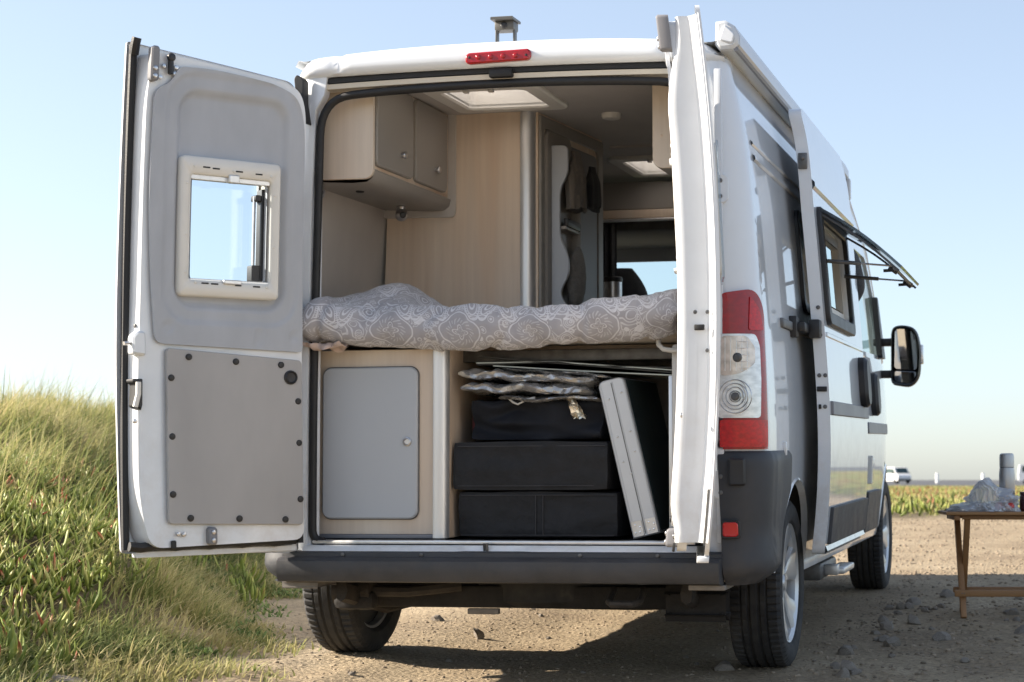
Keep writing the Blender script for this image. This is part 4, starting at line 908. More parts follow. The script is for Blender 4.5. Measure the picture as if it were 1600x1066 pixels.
# ------------------------------------------------------------------ interior fittings (parts of the van)
def lining(s_, y0, y1):
    b = N(); zz = np.linspace(.56, 2.42, 16)
    grid(b, [[(s_*(half(z)-.075), y, z) for z in zz] for y in np.linspace(y0, y1, 8)]); return obj('wall_lining', b, 'lining', van)
lining(-1, .05, 3.7); lining(1, .05, 2.28)
ce = sheet(N(), [(-.84, .06), (.84, .06), (.84, 3.75), (-.84, 3.75)], lambda x, y: (x, y, 2.432-.012*(abs(x)/.84)**2-.05*sstep(.16, .06, y)), .08, [rrect(*h_[:2], *h_[2:], .03) for h_ in HATCHES]); ceil = obj('ceiling', ce, 'ceiling_lining', van)
bxo('ceiling_seam', (-.09, 2.02, 2.421), (.80, 2.035, 2.434), 'lining', ceil, .002)
for (x0, x1, y0, y1) in HATCHES:
    cz = 2.432
    b = plate(N(), rrect(x0-.075, x1+.075, y0-.075, y1+.075, .05), lambda u, v, w: (u, v, cz-w), -.004, .020, [rrect(x0, x1, y0, y1, .03)], bev=.008); hf = obj('hatch_frame', b, 'window_cream', van)
    b = N(); P = rrect(x0, x1, y0, y1, .03); grid(b, [[(p[0], p[1], z) for p in P] for z in (cz-.005, 2.48, 2.53)], closed_v=True); obj('hatch_shaft', b, 'window_cream', hf)
    b = N(); cx, cy = (x0+x1)/2, (y0+y1)/2
    rows = [[(cx+(p[0]-cx)*s, cy+(p[1]-cy)*s, z) for p in rrect(x0-.02, x1+.02, y0-.02, y1+.02, .05)] for s, z in ((1, 2.525), (1, 2.550), (.93, 2.565), (.5, 2.572), (.05, 2.574))]
    grid(b, rows, closed_v=True, cap1=True); obj('hatch_dome', b, 'hatch_dome', hf)
    for u in (.35, .65):
        b = N(); box(b, (x0+(x1-x0)*u-.012, y0-.05, cz-.032), (x0+(x1-x0)*u+.012, y0-.025, cz-.016), .004); obj('hatch_catch', b, 'steel', hf)
b = N(); knob(b, (.140, 1.17, 2.434), (0, 0, -1), .045, .030, 20); obj('smoke_alarm', b, 'window_cream', van)
# left overhead cupboard
def end_panel(s_, x0, x1, z0, z1, y, r):
    return roundpoly([(s_*x0, z0), (s_*x1, z0+.005), (s_*x1, z1), (s_*x0, z1)], [r, .01, .01, .01], 6)
cab = obj('overhead_cupboard', plate(N(), roundpoly([(-.90, 2.005), (-.566, 2.002), (-.566, 2.425), (-.84, 2.425)], [.01, .045, .005, .005], 7), XZ(.112), .0, -.018, bev=.002), 'beech_pale', van)
bxo('cupboard_back', (-.84, .13, 2.36), (-.58, 1.02, 2.42), 'lining', cab)
b = N(); prof = [(-.90, 2.003), (-.66, 1.990), (-.60, 1.993), (-.576, 2.010), (-.568, 2.040), (-.580, 2.048)]
grid(b, [[(x, y, z) for x, z in prof] for y in np.linspace(.114, 1.025, 12)]); obj('cupboard_base', b, 'laminate_dark', cab, ang=50)
b = N(); box(b, (-.595, .114, 2.03), (-.583, 1.02, 2.424), .001); obj('cupboard_front', b, 'beech', cab)
for y0, y1 in ((.135, .545), (.575, .965)):
    dd = obj('cupboard_door', plate(N(), rrect(y0, y1, 2.062, 2.418, .03), lambda u, v, w: (-.583+w, u, v), .0, .018, bev=.005), 'laminate_dark', cab)
    b = N(); kx = (-.565, y1-.14 if y0 < .5 else y1-.15, 2.145); knob(b, kx, (1, 0, 0), .010, .012, 12, False); knob(b, (kx[0]+.012, kx[1], kx[2]), (1, 0, 0), .016, .010); obj('cupboard_knob', b, 'steel', dd)
b = N(); frp = rrect(.60, 1.285, 1.955, 2.40, .04); 
b = plate(N(), roundpoly([(-.90, 1.965), (-.560, 1.960), (-.545, 1.975), (-.545, 2.43), (-.90, 2.43)], [.01, .03, .03, .01, .01]), XZ(1.026), 0, -.008, bev=.002); obj('cupboard_backing', b, 'lining', cab)
# reading lamps under it
for x, y, z in ((-.815, .135, 1.985), (-.735, .84, 1.980)):
    b = N(); knob(b, (x, y, z+.01), (0, 0, -1), .022, .022, 14, False); lp = obj('reading_lamp', b, 'steel', van)
    b = N(); bmesh.ops.create_uvsphere(b, u_segments=14, v_segments=10, radius=.028, matrix=Matrix.Translation((x+.005, y-.01, z-.028))); obj('lamp_head', b, 'steel', lp)
    b = N(); knob(b, (x+.018, y-.028, z-.030), (.5, -.8, -.1), .014, .010); obj('lamp_lens', b, 'black_plastic', lp)
b = N(); knob(b, (-.73, .36, 1.996), (0, 0, -1), .018, .010); obj('push_stop', b, 'black_plastic', van)
# washroom: rear wall, corner column, side wall with door and pocket shelf
wc = obj('washroom_wall', plate(N(), [(-.92, .56), (-.242, .56), (-.242, 2.432), (-.86, 2.432)], XZ(1.03), .02, 0, bev=.001), 'beech', van)
b = N(); grid(b, [[(x, y, z) for x, y in ((-.244, 1.030), (-.242, 1.018), (-.225, 1.012), (-.200, 1.018), (-.186, 1.036), (-.180, 1.065))] for z in (.56, 2.430)]); obj('corner_column', b, 'aluminium', wc, ang=60)
SW = lambda u, v, w: (-.174+.104*(u-1.05)+w, u, v)       # the washroom side stands slightly askew
ws_ = obj('washroom_side', plate(N(), [(1.06, .56), (1.87, .56), (1.87, 2.432), (1.06, 2.432)], SW, -.02, 0, bev=.001), 'beech', van)
b = plate(N(), [(1.07, .60), (1.855, .60), (1.855, 2.42), (1.07, 2.42)], SW, .001, .012, [rrect(1.105, 1.79, .65, 2.365, .03)]); obj('door_surround', b, 'laminate_dark', ws_)
dr = obj('washroom_door', plate(N(), rrect(1.115, 1.415, .66, 2.365, .05), SW, .002, .022, bev=.006), 'laminate_dark', ws_)
obj('washroom_door_leaf', plate(N(), rrect(1.42, 1.78, .66, 2.335, .03), SW, .002, .008, bev=.003), 'strip_grey', ws_)
# pocket shelf with a scalloped front standing out of the door
SC = lambda u, v, w: (u, 1.18+w, v)
sc = roundpoly([(-.140, 1.34), (-.04, 1.34), (-.04, 1.52), (-.095, 1.60), (-.095, 1.64), (-.058, 1.70), (-.058, 1.79), (-.100, 1.87), (-.100, 2.10), (-.062, 2.16), (-.062, 2.295), (-.140, 2.295)], [.005, .02, .04, .04, .04, .04, .05, .04, .05, .04, .03, .005], 5)
pk = obj('pocket_shelf', plate(N(), sc, SC, 0, -.018, bev=.003), 'laminate_grey', ws_)
for z in (1.56, 1.92):
    b = N(); box(b, (-.138, 1.182, z-.008), (-.075, 1.41, z+.008), .003); obj('pocket_base', b, 'laminate_dark', pk)
b = N(); box(b, (-.120, 1.412, 1.34), (-.072, 1.425, 2.26), .003); obj('pocket_end', b, 'laminate_dark', pk)
b = N(); box(b, (-.090, 1.185, 1.925), (-.068, 1.41, 1.965), .006); obj('pocket_bar', b, 'black_plastic', pk)
b = N(); tube(b, [(-.112, 1.56, 2.17), (-.085, 1.56, 2.165), (-.075, 1.56, 2.185)], .007, 6); knob(b, (-.112, 1.56, 2.17), (1, 0, 0), .018, .006); obj('towel_hook', b, 'steel', ws_)
# right overhead cupboard: only its wooden end shows
rcab = obj('overhead_cupboard', plate(N(), roundpoly([(.535, 2.035), (.86, 2.035), (.83, 2.42), (.535, 2.42)], [.045, .01, .005, .005], 7), XZ(.31), .0, -.018, bev=.002), 'beech_pale', van)
b = N(); box(b, (.546, .312, 2.04), (.83, 1.85, 2.415), .01); obj('cupboard_body', b, 'laminate_dark', rcab)
for x, z in ((.572, 2.165), (.655, 2.068)):
    b = N(); knob(b, (x, .2925, z), (0, -1, 0), .006, .002); obj('screw_cap', b, 'beech', rcab)
# cab overlocker, curtain, header, sun visor, dashboard, seats
ov = obj('cab_shelf', plate(N(), [(-.86, 2.240), (.86, 2.240), (.84, 2.395), (-.84, 2.395)], XZ(3.0), .02, 0, bev=.004), 'laminate_dark', van)
b = N(); knob(b, (.040, 2.98, 2.285), (0, -1, 0), .015, .008); obj('shelf_knob', b, 'steel', ov)
bxo('shelf_lip', (-.86, 2.98, 2.190), (.86, 3.03, 2.236), 'beech', ov, .004); bxo('curtain_rail', (-.86, 2.97, 2.172), (.86, 3.01, 2.186), 'aluminium', ov, .004)
bxo('cab_header', (-.85, 3.10, 2.13), (.85, 4.02, 2.24), 'floor_vinyl', van, .03)
for x0, x1 in ((-.72, -.10), (.02, .68)):
    b = plate(N(), roundpoly([(x0, 2.055), (x1, 2.055), (x1, 2.17), (x0, 2.17)], .03), lambda u, v, w: (u, 4.03+.25*(2.16-v)-w, v), 0, .025); obj('sun_visor', b, 'strip_grey', van)
b = N(); box(b, (-.115, 4.14, 2.00), (-.015, 4.18, 2.085), .015); obj('cab_mirror', b, 'black_plastic', van)
bxo('dashboard', (-.80, 4.50, .85), (.80, 5.10, 1.34), 'black_plastic', van, .08)
b = N(); rows = []
for z in np.linspace(1.0, 2.165, 8): rows.append([(-.52+i*.010, 3.02+.018*math.sin(i*1.6), z) for i in range(22)])
grid(b, rows); obj('cab_curtain', b, 'towel_black', van)
for x in (-.52, .50):
    st = obj('cab_seat', box(N(), (x-.24, 3.35, .62), (x+.24, 3.85, 1.00), .06, None, 3), 'black_fabric', van)
    b = N(); box(b, (x-.23, 3.36, 1.00), (x+.23, 3.50, 1.58), .06, None, 3); obj('seat_back', b, 'black_fabric', st)
    b = N(); box(b, (x-.13, 3.38, 1.58), (x+.13, 3.48, 1.74), .045, None, 3); obj('headrest', b, 'black_fabric', st)
bxo('passage_unit', (-.30, 2.12, .56), (-.02, 2.48, 1.40), 'beech', van)
# bed: board, bearer, mattress base
bed = bxo('bed_board', (-.86, .40, 1.318), (.84, 1.005, 1.336), 'beech', van, .003); bxo('bed_bearer', (-.30, .30, 1.27), (.80, .34, 1.316), 'dark_steel', bed)
bxo('mattress', (-.84, .16, 1.338), (.82, 1.0, 1.44), 'lining', bed, .03)
# under-bed locker on the left
lk = obj('bed_locker', plate(N(), [(-.845, .585), (-.316, .585), (-.316, 1.316), (-.845, 1.316)], XZ(.12), .02, 0, bev=.001), 'beech_pale', van)
bxo('locker_plinth', (-.845, .118, .568), (-.262, .14, .584), 'strip_grey', lk, .002)
ld = obj('locker_door', plate(N(), rrect(-.778, -.380, .646, 1.246, .035, 8), XZ(.118), 0, -.018, bev=.005), 'laminate_grey', lk)
obj('locker_door_edge', plate(N(), rrect(-.782, -.376, .642, 1.250, .038, 8), XZ(.119), 0, -.006, bev=.002), 'dark_steel', lk)
b = N(); cc = Vector((-.420, .100, .95)); lathe(b, [(.0001, .002), (.010, .002), (.013, .008), (.017, .006), (.018, 0)], 20, lambda a, q, h: cc+Vector((a, -h, q))); obj('locker_knob', b, 'steel', ld)
b = N(); grid(b, [[(x, y, z) for x, y in ((-.318, .12), (-.316, .106), (-.300, .100), (-.276, .104), (-.262, .118), (-.259, .14))] for z in (.570, 1.316)]); obj('locker_column', b, 'aluminium', lk, ang=60)
obj('locker_side', plate(N(), [(.14, .57), (1.0, .57), (1.0, 1.316), (.14, 1.316)], YZ(-.259), -.02, 0, bev=.001), 'beech', lk)
bxo('garage_back', (-.25, .98, .57), (.84, 1.0, 1.316), 'lining', van)
b = N(); box(b, (.650, .10, .57), (.705, .15, 1.318), .012); obj('bed_post', b, 'white_tube', van)
b = N(); box(b, (.625, .16, .60), (.648, .18, 1.20), .004); obj('rail_profile', b, 'aluminium', van)
b = N(); tube(b, [(.60, .10, 1.345), (.605, .085, 1.315), (.625, .075, 1.298), (.66, .07, 1.292), (.70, .08, 1.292)], .010, 8); obj('bed_hook', b, 'white_tube', van)
b = N(); box(b, (.700, -.03, 1.27), (.735, .03, 1.42), .008); obj('strap_clip', b, 'black_plastic', van)

# ------------------------------------------------------------------ loose things in the van
def cloth_noise(p, s, a): return noise.noise(Vector(p)*s)*a
def duvet():
    b = N(); nx, rows, uvs = 150, [], []
    for i in range(nx+1):
        t = i/nx; x = -.860+1.570*t
        botz = interp(x, [-.860, -.82, -.70, -.45, -.16, .10, .35, .60, .71], [1.385, 1.345, 1.330, 1.318, 1.305, 1.310, 1.330, 1.345, 1.362])
        topz = interp(x, [-.860, -.82, -.75, -.66, -.45, -.20, .15, .45, .71], [1.43, 1.500, 1.520, 1.490, 1.482, 1.480, 1.480, 1.492, 1.515])
        end = sstep(0, .05, t)*sstep(1, .975, t)
        yf = -.075+.05*sstep(-.75, -.45, x)-.01*math.sin(x*5)
        ct = (botz+topz)/2; hh = (topz-botz)/2
        prof = [(.16, botz+.02)]
        for k in range(13):
            a = -math.pi/2-math.pi*k/12*1.0
            prof.append((yf+.085*(1)+(.085)*math.cos(a)*(1.0), ct+hh*math.sin(a)*(1.0)))
        for k in range(1, 23):
            y = .03+.95*k/22
            hump = .135*math.exp(-((x+.57)/.19)**2)*math.exp(-((y-.36)/.22)**2)+.05*math.exp(-((x-.62)/.25)**2)*math.exp(-((y-.35)/.3)**2)
            prof.append((y, topz-.018*sstep(.03, .2, y)+hump))
        row = []; uv = []; L_ = 0
        for k, (y, z) in enumerate(prof):
            if k: L_ += math.hypot(y-prof[k-1][0], z-prof[k-1][1])
            p = Vector((x, y, z)); cre = -.018*math.exp(-((x+.715-.25*(z-1.45))/.012)**2)*(1 if k < 16 else .4)
            n_ = cloth_noise((x*1.0, y*2, z*2), 4, .016)+cloth_noise((x, y, z), 13, .006)-.016*max(0, 1-9*abs(noise.noise(Vector((x*3.1+2, z*2.2, y*2.0)))))+.007*abs(noise.noise(Vector((x*24, y*8, z*10))))+cre+.006*math.sin(x*22+z*16)*sstep(1.32, 1.36, z)*(1 if k < 14 else .3)
            nd = Vector((0, y-.06, z-ct)).normalized() if k < 15 else Vector((0, 0, 1))
            q = p+nd*n_; q.z = ct+(q.z-ct)*(.30+.70*end); row.append(q); uv.append((x+.02*math.sin(z*9), L_))
        rows.append(row); uvs.append(uv)
    V_ = grid(b, rows, cap0=True, cap1=True)
    lay = b.loops.layers.uv.new('UVMap'); idx = {}
    for r_, u_ in zip(V_, uvs):
        for v, q in zip(r_, u_): idx[v] = q
    for f in b.faces:
        for l in f.loops: l[lay].uv = idx[l.vert]
    return thing('duvet', b, 'duvet_print', 'grey paisley duvet spread over the raised bed', 'duvet', ang=70)
duvet()
b = N(); rows = []
for i in range(24):
    x = -.80+.16*i/23; rows.append([(x+.01*math.sin(k), -.005+.035*math.cos(k*.7+.4)+.01*math.sin(i*.8), 1.336-.026*math.sin(i/23*3.1)*(k/8)+.012*math.cos(k*1.3+i*.3)) for k in range(9)])
grid(b, rows); thing('pillow_corner', b, 'peach_cloth', 'corner of peach bed linen poking out below the duvet', 'bed linen', ang=80)

def soft_box(name, a, c, m, label, cat, seams=(), sag=.011, group=None, sub=12):
    """fabric box: subdivided, slightly bulged and creased"""
    b = N(); bmesh.ops.create_cube(b, size=1); bmesh.ops.subdivide_edges(b, edges=b.edges[:], cuts=sub, use_grid_fill=True)
    a, c = Vector(a), Vector(c); md, hf = (a+c)/2, (c-a)/2
    for v in b.verts:
        q = v.co*2; e = [abs(q[i])**6 for i in range(3)]
        p = Vector((q.x*hf.x, q.y*hf.y, q.z*hf.z))
        rnd = .004*sum(sorted(e)[:2])
        for i in range(3): p[i] -= math.copysign(min(rnd, hf[i]), q[i])*abs(q[i])**5
        p += Vector((0, noise.noise(Vector((q.x*1.6, q.y*2, q.z*1.6+md.z*9)))*sag, noise.noise(Vector((q.x*2+3, q.y, q.z+md.z)))*sag*.6*(1 if q.z > 0 else 0)))
        v.co = p+md
    o = thing(name, b, m, label, cat, group, ang=60); c0 = Vector(o['_c'])
    for s0, s1 in seams:
        q = N(); box(q, tuple(Vector(s0)-c0), tuple(Vector(s1)-c0), .001); obj('seam', q, 'stitching', o)
    return o
soft_box('storage_bag', (-.235, .17, .568), (.420, .72, .752), 'black_fabric', 'lowest black fabric storage box, under the lidded one', 'storage box', [((-.22, .164, .735), (.405, .17, .738)), ((.085, .164, .58), (.088, .17, .735)), ((.115, .164, .58), (.118, .17, .735)), ((-.22, .164, .578), (.405, .17, .581))])
soft_box('storage_bag', (-.252, .150, .753), (.386, .72, .950), 'black_fabric', 'wide black fabric storage box in the middle of the stack', 'storage box', [((-.23, .149, .928), (.374, .156, .931)), ((-.23, .149, .772), (.374, .156, .775))])
soft_box('cloth_bag', (-.195, .20, .951), (.352, .72, 1.118), 'navy_fabric', 'slack dark navy bag on top of the black boxes', 'bag', sag=.055, sub=16)
b = N(); rows = []
for i in range(10): rows.append([(-.195+.012*math.sin(k*1.1), .23+.014*k, .96+.15*i/9+.006*math.sin(i*2+k)) for k in range(6)])
grid(b, rows); thing('checked_cloth', b, 'dark_red_cloth', 'scrap of dark red cloth beside the navy bag', 'cloth', ang=80)
# folded silver cover: a sheet folded back on itself in three layers
def silver():
    """quilted silver cover folded into soft, creased layers"""
    b = N()
    def layer(xa, xb, za, zb, th, y0, seed, lump):
        rows = []; nx = 64
        for i in range(nx+1):
            t = i/nx; x = xa+(xb-xa)*t; zc = za+(zb-za)*t; e = min(1, t/.05, (1-t)/.05)**.5; row = []
            for k in range(26):
                a_ = 2*math.pi*k/26; cy, cz_ = math.cos(a_), math.sin(a_)
                yy = y0+.24-.24*math.copysign(abs(cy)**.35, cy); zz = zc+th*math.copysign(abs(cz_)**.7, cz_)*(.25+.75*e)
                fold = lump*(noise.noise(Vector((x*9+seed, yy*7, seed)))+.7*abs(noise.noise(Vector((x*21, yy*13, seed*3))))*(1 if cz_ > -.2 else .4))
                row.append((x+.012*noise.noise(Vector((k*.4, x*6, seed))), yy+.022*noise.noise(Vector((x*8, cz_*2, seed+5)))-.012*abs(noise.noise(Vector((x*25, cz_*3, seed)))), zz+fold))
            rows.append(row)
        grid(b, rows, closed_v=True, cap0=True, cap1=True)
    layer(-.055, .345, 1.118, 1.108, .009, .130, 1.3, .016); layer(-.205, .315, 1.160, 1.140, .020, .125, 4.1, .020); layer(-.218, .335, 1.210, 1.180, .020, .135, 7.7, .020); layer(-.05, .38, 1.236, 1.198, .007, .170, 9.2, .008)
    o = thing('folded_cover', b, 'silver_cover', 'folded silver thermal cover lying on the navy bag', 'cover', ang=28)
    c0 = Vector(o['_c'])
    q = N(); rows = []
    for i in range(9):
        t = i/8; w = .012+.020*t; rows.append([Vector((.225+.045*t+w*math.sin(k*1.05)*(1+.4*noise.noise(Vector((i, k, 0)))), .150+.012*math.cos(k*2.1+i), 1.125-.085*t+.008*math.sin(k*3+i)))-c0 for k in range(9)])
    grid(q, rows); obj('crumpled_foil', q, 'crumpled_foil', o, ang=15)
    q = N(); tube(q, [Vector(p)-c0 for p in ((-.03, .170, 1.122), (.0, .150, 1.102), (.02, .147, 1.094), (.045, .149, 1.106), (.03, .151, 1.118), (.06, .151, 1.114), (.09, .151, 1.120))], .004, 6); obj('tie_cord', q, 'white_tube', o)
    return o
silver()
# thin boards / sunshade panels fanned on top
for k, (xa, za, xb, zb, col) in enumerate(((-.172, 1.290, .640, 1.232, 'dark_card'), (-.170, 1.262, .640, 1.222, 'foil_edge'), (-.168, 1.255, .640, 1.212, 'dark_card'), (-.10, 1.250, .640, 1.202, 'foil_edge'))):
    b = N(); rows = []
    for i in range(13):
        t = i/12; x = xa+(xb-xa)*t; z = za+(zb-za)*t-.010*math.sin(t*3.1)*(1 if k == 0 else .2)
        if k in (1, 2): z = za+(1.262-za)*min(1, t*2.2) if t < .45 else interp(t, [.45, 1], [1.262-.004*k, zb])
        rows.append([(x, .20, z-.0025), (x, .20, z+.0025), (x, .85, z+.0025), (x, .85, z-.0025)])
    grid(b, rows, closed_v=True, cap0=True, cap1=True)
    thing('sunshade_panel', b, col, ['topmost dark sunshade panel under the bed board', 'silver edged sunshade panel under the topmost dark one', 'second dark sunshade panel in the pile under the bed', 'lowest silver edged sunshade panel, above the silver cover'][k], 'sunshade', ang=30)
# folded aluminium table leaning on the boxes
def case():
    b = N(); th = R(-13.2)
    Mt = Matrix.Translation((.489, .135, .567)) @ Matrix.Rotation(th, 4, 'Y')
    fn = lambda u, v, w: Mt @ Vector((u, w, v))
    o = thing('folded_table', plate(N(), roundpoly([(0, 0), (.108, 0), (.108, .625), (0, .625)], [.004, .004, .03, .03], 6), fn, .55, .0, bev=.004), 'case_aluminium', 'folded aluminium camping table leaning against the black boxes', 'folding table')
    c0 = Vector(o['_c']); fl = lambda u, v, w: fn(u, v, w)-c0
    for u in (.010, .053, .058, .100):
        obj('profile_groove' if u in (.053, .058) else 'profile_ridge', plate(N(), [(u-.0015, .01), (u+.0015, .01), (u+.0015, .61), (u-.0015, .61)], fl, .002, -.0025, bev=.0005), 'dark_steel' if u == .053 else 'case_aluminium', o)
    for u, v in ((.03, .55), (.085, .565), (.03, .40), (.085, .41), (.03, .30), (.085, .33), (.05, .25)):
        q = N(); knob(q, fl(u, v, 0), (0, -1, 0), .0045, .004, 10); obj('rivet', q, 'steel', o)
    for u0 in (.004, .060):
        cpn = obj('corner_plate', plate(N(), rrect(u0, u0+.044, .004, .066, .003), fl, .001, -.004, bev=.001), 'steel', o)
        for du, dv in ((.012, .02), (.03, .02), (.016, .05), (.034, .04)):
            q = N(); knob(q, fl(u0+du, dv, -.004), (0, -1, 0), .004, .003, 8); obj('rivet', q, 'chrome', o)
    obj('table_skin', plate(N(), [(.02, .01), (.54, .01), (.54, .612), (.02, .612)], lambda u, v, w: fl(.108+w, v, u), 0, .003, bev=.001), 'teal_cloth', o)
case()
# towels on the washroom door, knitted roll in the pocket, canister, jacket
def towel(x0, y0, y1, z0, z1, m, label, amp=.010, wav=26):
    b = N(); rows = []
    for i in range(25):
        t = i/24; z = z1+(z0-z1)*t; spread = .45+.55*sstep(0, .5, t); row = []
        for k in range(41):
            u = k/40; a = 2*math.pi*u; yc = (y0+y1)/2+(y1-y0)/2*spread*math.cos(a)*1.0
            row.append((x0+.030*spread*math.sin(a)+amp*math.sin(yc*wav*6+t*2)*spread+.02*t*0, yc+.006*math.sin(t*9), z+.012*math.sin(yc*40)*t))
        rows.append(row)
    grid(b, rows, closed_v=True, cap0=True, cap1=True); return thing('towel', b, m, label, 'towel', ang=80)
towel(-.065, 1.20, 1.42, 2.02, 2.285, 'towel_beige', 'beige towel hanging folded over the washroom pocket shelf')
towel(-.062, 1.50, 1.68, 2.06, 2.255, 'towel_black', 'black towel hanging behind the beige one', .006, 18)
b = N(); rows = []
for i in range(30):
    t = i/29; z = 1.565+.265*t; s = math.sin(math.pi*min(1, max(.02, t*.92+.06)))**.45
    rows.append([(-.065+.038*s*math.cos(2*math.pi*k/28)+.003*math.sin(z*400), 1.315+.095*s*math.sin(2*math.pi*k/28), z+.02*math.cos(2*math.pi*k/28)) for k in range(28)])
grid(b, rows, closed_v=True, cap0=True, cap1=True); thing('knitted_hat', b, 'knit_grey', 'grey ribbed knit rolled up in the lower door pocket', 'knitwear', ang=80)
b = N(); lathe(b, [(.0001, 0), (.046, 0), (.047, .004), (.047, .375), (.0001, .375)], 32, lambda a, q, h: (-.140+a, 2.28+q, 1.402+h)); can = thing('steel_canister', b, 'steel', 'tall brushed steel canister beside the cab passage', 'canister')
c0 = Vector(can['_c']); b = N(); lathe(b, [(.049, 0), (.050, .003), (.050, .022), (.045, .028), (.0001, .028)], 32, lambda a, q, h: Vector((-.140+a, 2.28+q, 1.768+h))-c0); obj('lid', b, 'black_plastic', can)
b = N(); rows = []
for i in range(14):
    t = i/13; z = 1.56+.36*t; w = .10*math.sin(math.pi*(.12+.80*(1-t)))+.02
    rows.append([(-.30+w*math.cos(2*math.pi*k/16)*1.1+.05*(1-t), 3.10+w*.7*math.sin(2*math.pi*k/16), z) for k in range(16)])
grid(b, rows, closed_v=True, cap0=True, cap1=True); thing('jacket', b, 'towel_black', 'dark jacket hanging in the cab passage', 'jacket', ang=80)
# dark cloth bulging out of the side doorway
b = N(); rows = []
for i in range(20):
    t = i/19; z = 1.94-.36*t; bulge = .09*math.sin(math.pi*min(1, t*1.05+.05))**.8
    rows.append([(1.040+bulge*math.cos(2*math.pi*k/18)*.9+.006*math.sin(z*30), 2.66+.13*math.sin(2*math.pi*k/18)+.02*math.sin(z*20), z+.01*math.sin(k)) for k in range(18)])
grid(b, rows, closed_v=True, cap0=True, cap1=True); thing('door_curtain', b, 'towel_black', 'dark curtain bulging out of the open side doorway', 'curtain', ang=80)

# ------------------------------------------------------------------ ground
def np_noise(x, y, seed=0):
    r = np.random.default_rng(seed); T = r.random((257, 257)); xi = np.floor(x).astype(int); yi = np.floor(y).astype(int); fx = x-xi; fy = y-yi
    fx = fx*fx*(3-2*fx); fy = fy*fy*(3-2*fy); a = lambda i, j: T[(xi+i) % 256, (yi+j) % 256]
    return (a(0, 0)*(1-fx)+a(1, 0)*fx)*(1-fy)+(a(0, 1)*(1-fx)+a(1, 1)*fx)*fy-.5
def nsm(a, b, x):
    t = np.clip((x-a)/(b-a), 0, 1); return t*t*(3-2*t)
def foot(y): return -1.30-.345*np.clip(y, -6, 14)+.10*np.sin(y*1.7)
def bank_s(x, y): return foot(y)-x+.5*np_noise(x*.9, y*.9, 3)*nsm(0, .6, foot(y)-x)
def gz(x, y, fine=True):
    x = np.asarray(x, float); y = np.asarray(y, float)
    xe = np.clip(x, -3, 3); ye = np.where(y > 15, 15+(1-np.exp(-(y-15)/1.5)), y); ye = np.maximum(ye, -30)
    z = (.00324*xe+.02108*ye)/.99977
    s = bank_s(x, y); fade = 1-nsm(16, 26, y)
    q = -.85*(x+1.96)-.527*(y+.27)                            # unseen left end of the bank, lowered to let the sun reach the sand
    z = z+(.50*(.35+.65*nsm(-.8, 1.6, y))*nsm(-.1, 1.35, s)*(1-.85*nsm(.1, 1.2, q))+.66*nsm(.8, 3.0, s)*(1-nsm(.0, 1.0, q)))*fade
    z = z+.037*nsm(-.4, -.88, x)*(1-nsm(3, 5, y))*(1-nsm(-.2, -1.2, y)*.5)
    z = z+.10*np_noise(x*1.3, y*1.3, 5)*nsm(.2, 1.0, s)*fade
    trk = np.exp(-((np.abs(x)-.9)/.13)**4)*(1-nsm(.3, .7, y))*nsm(-9, -3, y); z = z-.014*trk+.008*np.exp(-((np.abs(np.abs(x)-.9)-.17)/.05)**2)*(1-nsm(.3, .7, y))*nsm(-9, -3, y)
    if fine:
        rough = .35+.9*nsm(1.15, 1.6, x)*(1-nsm(4.5, 6.5, y))
        tw = np.minimum(np.abs(np.abs(x)-.9), 1)                       # wheel tracks stay smooth
        flat = np.clip(nsm(.12, .35, np.hypot(np.abs(x)-.9, y-.85)), 0, 1)*np.clip(nsm(.12, .35, np.hypot(np.abs(x)-.9, y-4.885)), 0, 1)
        z = z+(.030*np_noise(x*3.1, y*3.1, 11)+.018*np_noise(x*8, y*8, 12)+.010*np_noise(x*19, y*19, 13))*rough*flat*(1-nsm(20, 40, y))-.004*flat
    return z
def axis(a, b, fine, lo, hi):
    core = list(np.arange(a, b+1e-6, fine)); out = []; st = fine; v = a
    while v > lo: st *= 1.28; v -= st; out.append(v)
    out = out[::-1]+core; st = fine; v = core[-1]
    while v < hi: st *= 1.28; v += st; out.append(v)
    return np.array(out)
gx = axis(-3.6, 3.2, .045, -4000, 4000); gy = axis(-2.2, 6.6, .045, -4000, 4500)
X_, Y_ = np.meshgrid(gx, gy); Z_ = gz(X_, Y_)
vv = np.stack([X_.ravel(), Y_.ravel(), Z_.ravel()], 1); nxx, nyy = len(gx), len(gy)
i0 = (np.arange(nyy-1)[:, None]*nxx+np.arange(nxx-1)[None]).ravel(); ff = np.stack([i0, i0+1, i0+nxx+1, i0+nxx], 1)
def np_mesh(name, v, f, m, kind=None, parent=None, tint=None, smooth=True):
    k = f.shape[1]; me = bpy.data.meshes.new(name); me.vertices.add(len(v)); me.vertices.foreach_set('co', np.ascontiguousarray(v, np.float32).ravel())
    me.loops.add(f.size); me.loops.foreach_set('vertex_index', f.ravel().astype(np.int32)); me.polygons.add(len(f)); me.polygons.foreach_set('loop_start', np.arange(0, f.size, k, dtype=np.int32))
    if smooth: me.polygons.foreach_set('use_smooth', np.ones(len(f), bool))
    if tint is not None: a = me.attributes.new('tint', 'FLOAT', 'POINT'); a.data.foreach_set('value', np.ascontiguousarray(tint, np.float32))
    me.update(); me.validate(); me.materials.append(MATS[m]); o = bpy.data.objects.new(name, me); link(o, parent)
    if kind: o['kind'] = kind
    return o
soil = np.clip(nsm(.0, .55, bank_s(X_, Y_)+.5*np_noise(X_*2.3, Y_*2.3, 21))*(1-nsm(16, 26, Y_))*nsm(-4.0, -3.0, Y_)*nsm(-10, -8.4, X_)+nsm(16.0, 18.0, Y_+np_noise(X_, Y_, 50))*.8, 0, 1).ravel()
np_mesh('ground', vv, ff, 'ground_dirt', 'structure', tint=soil)
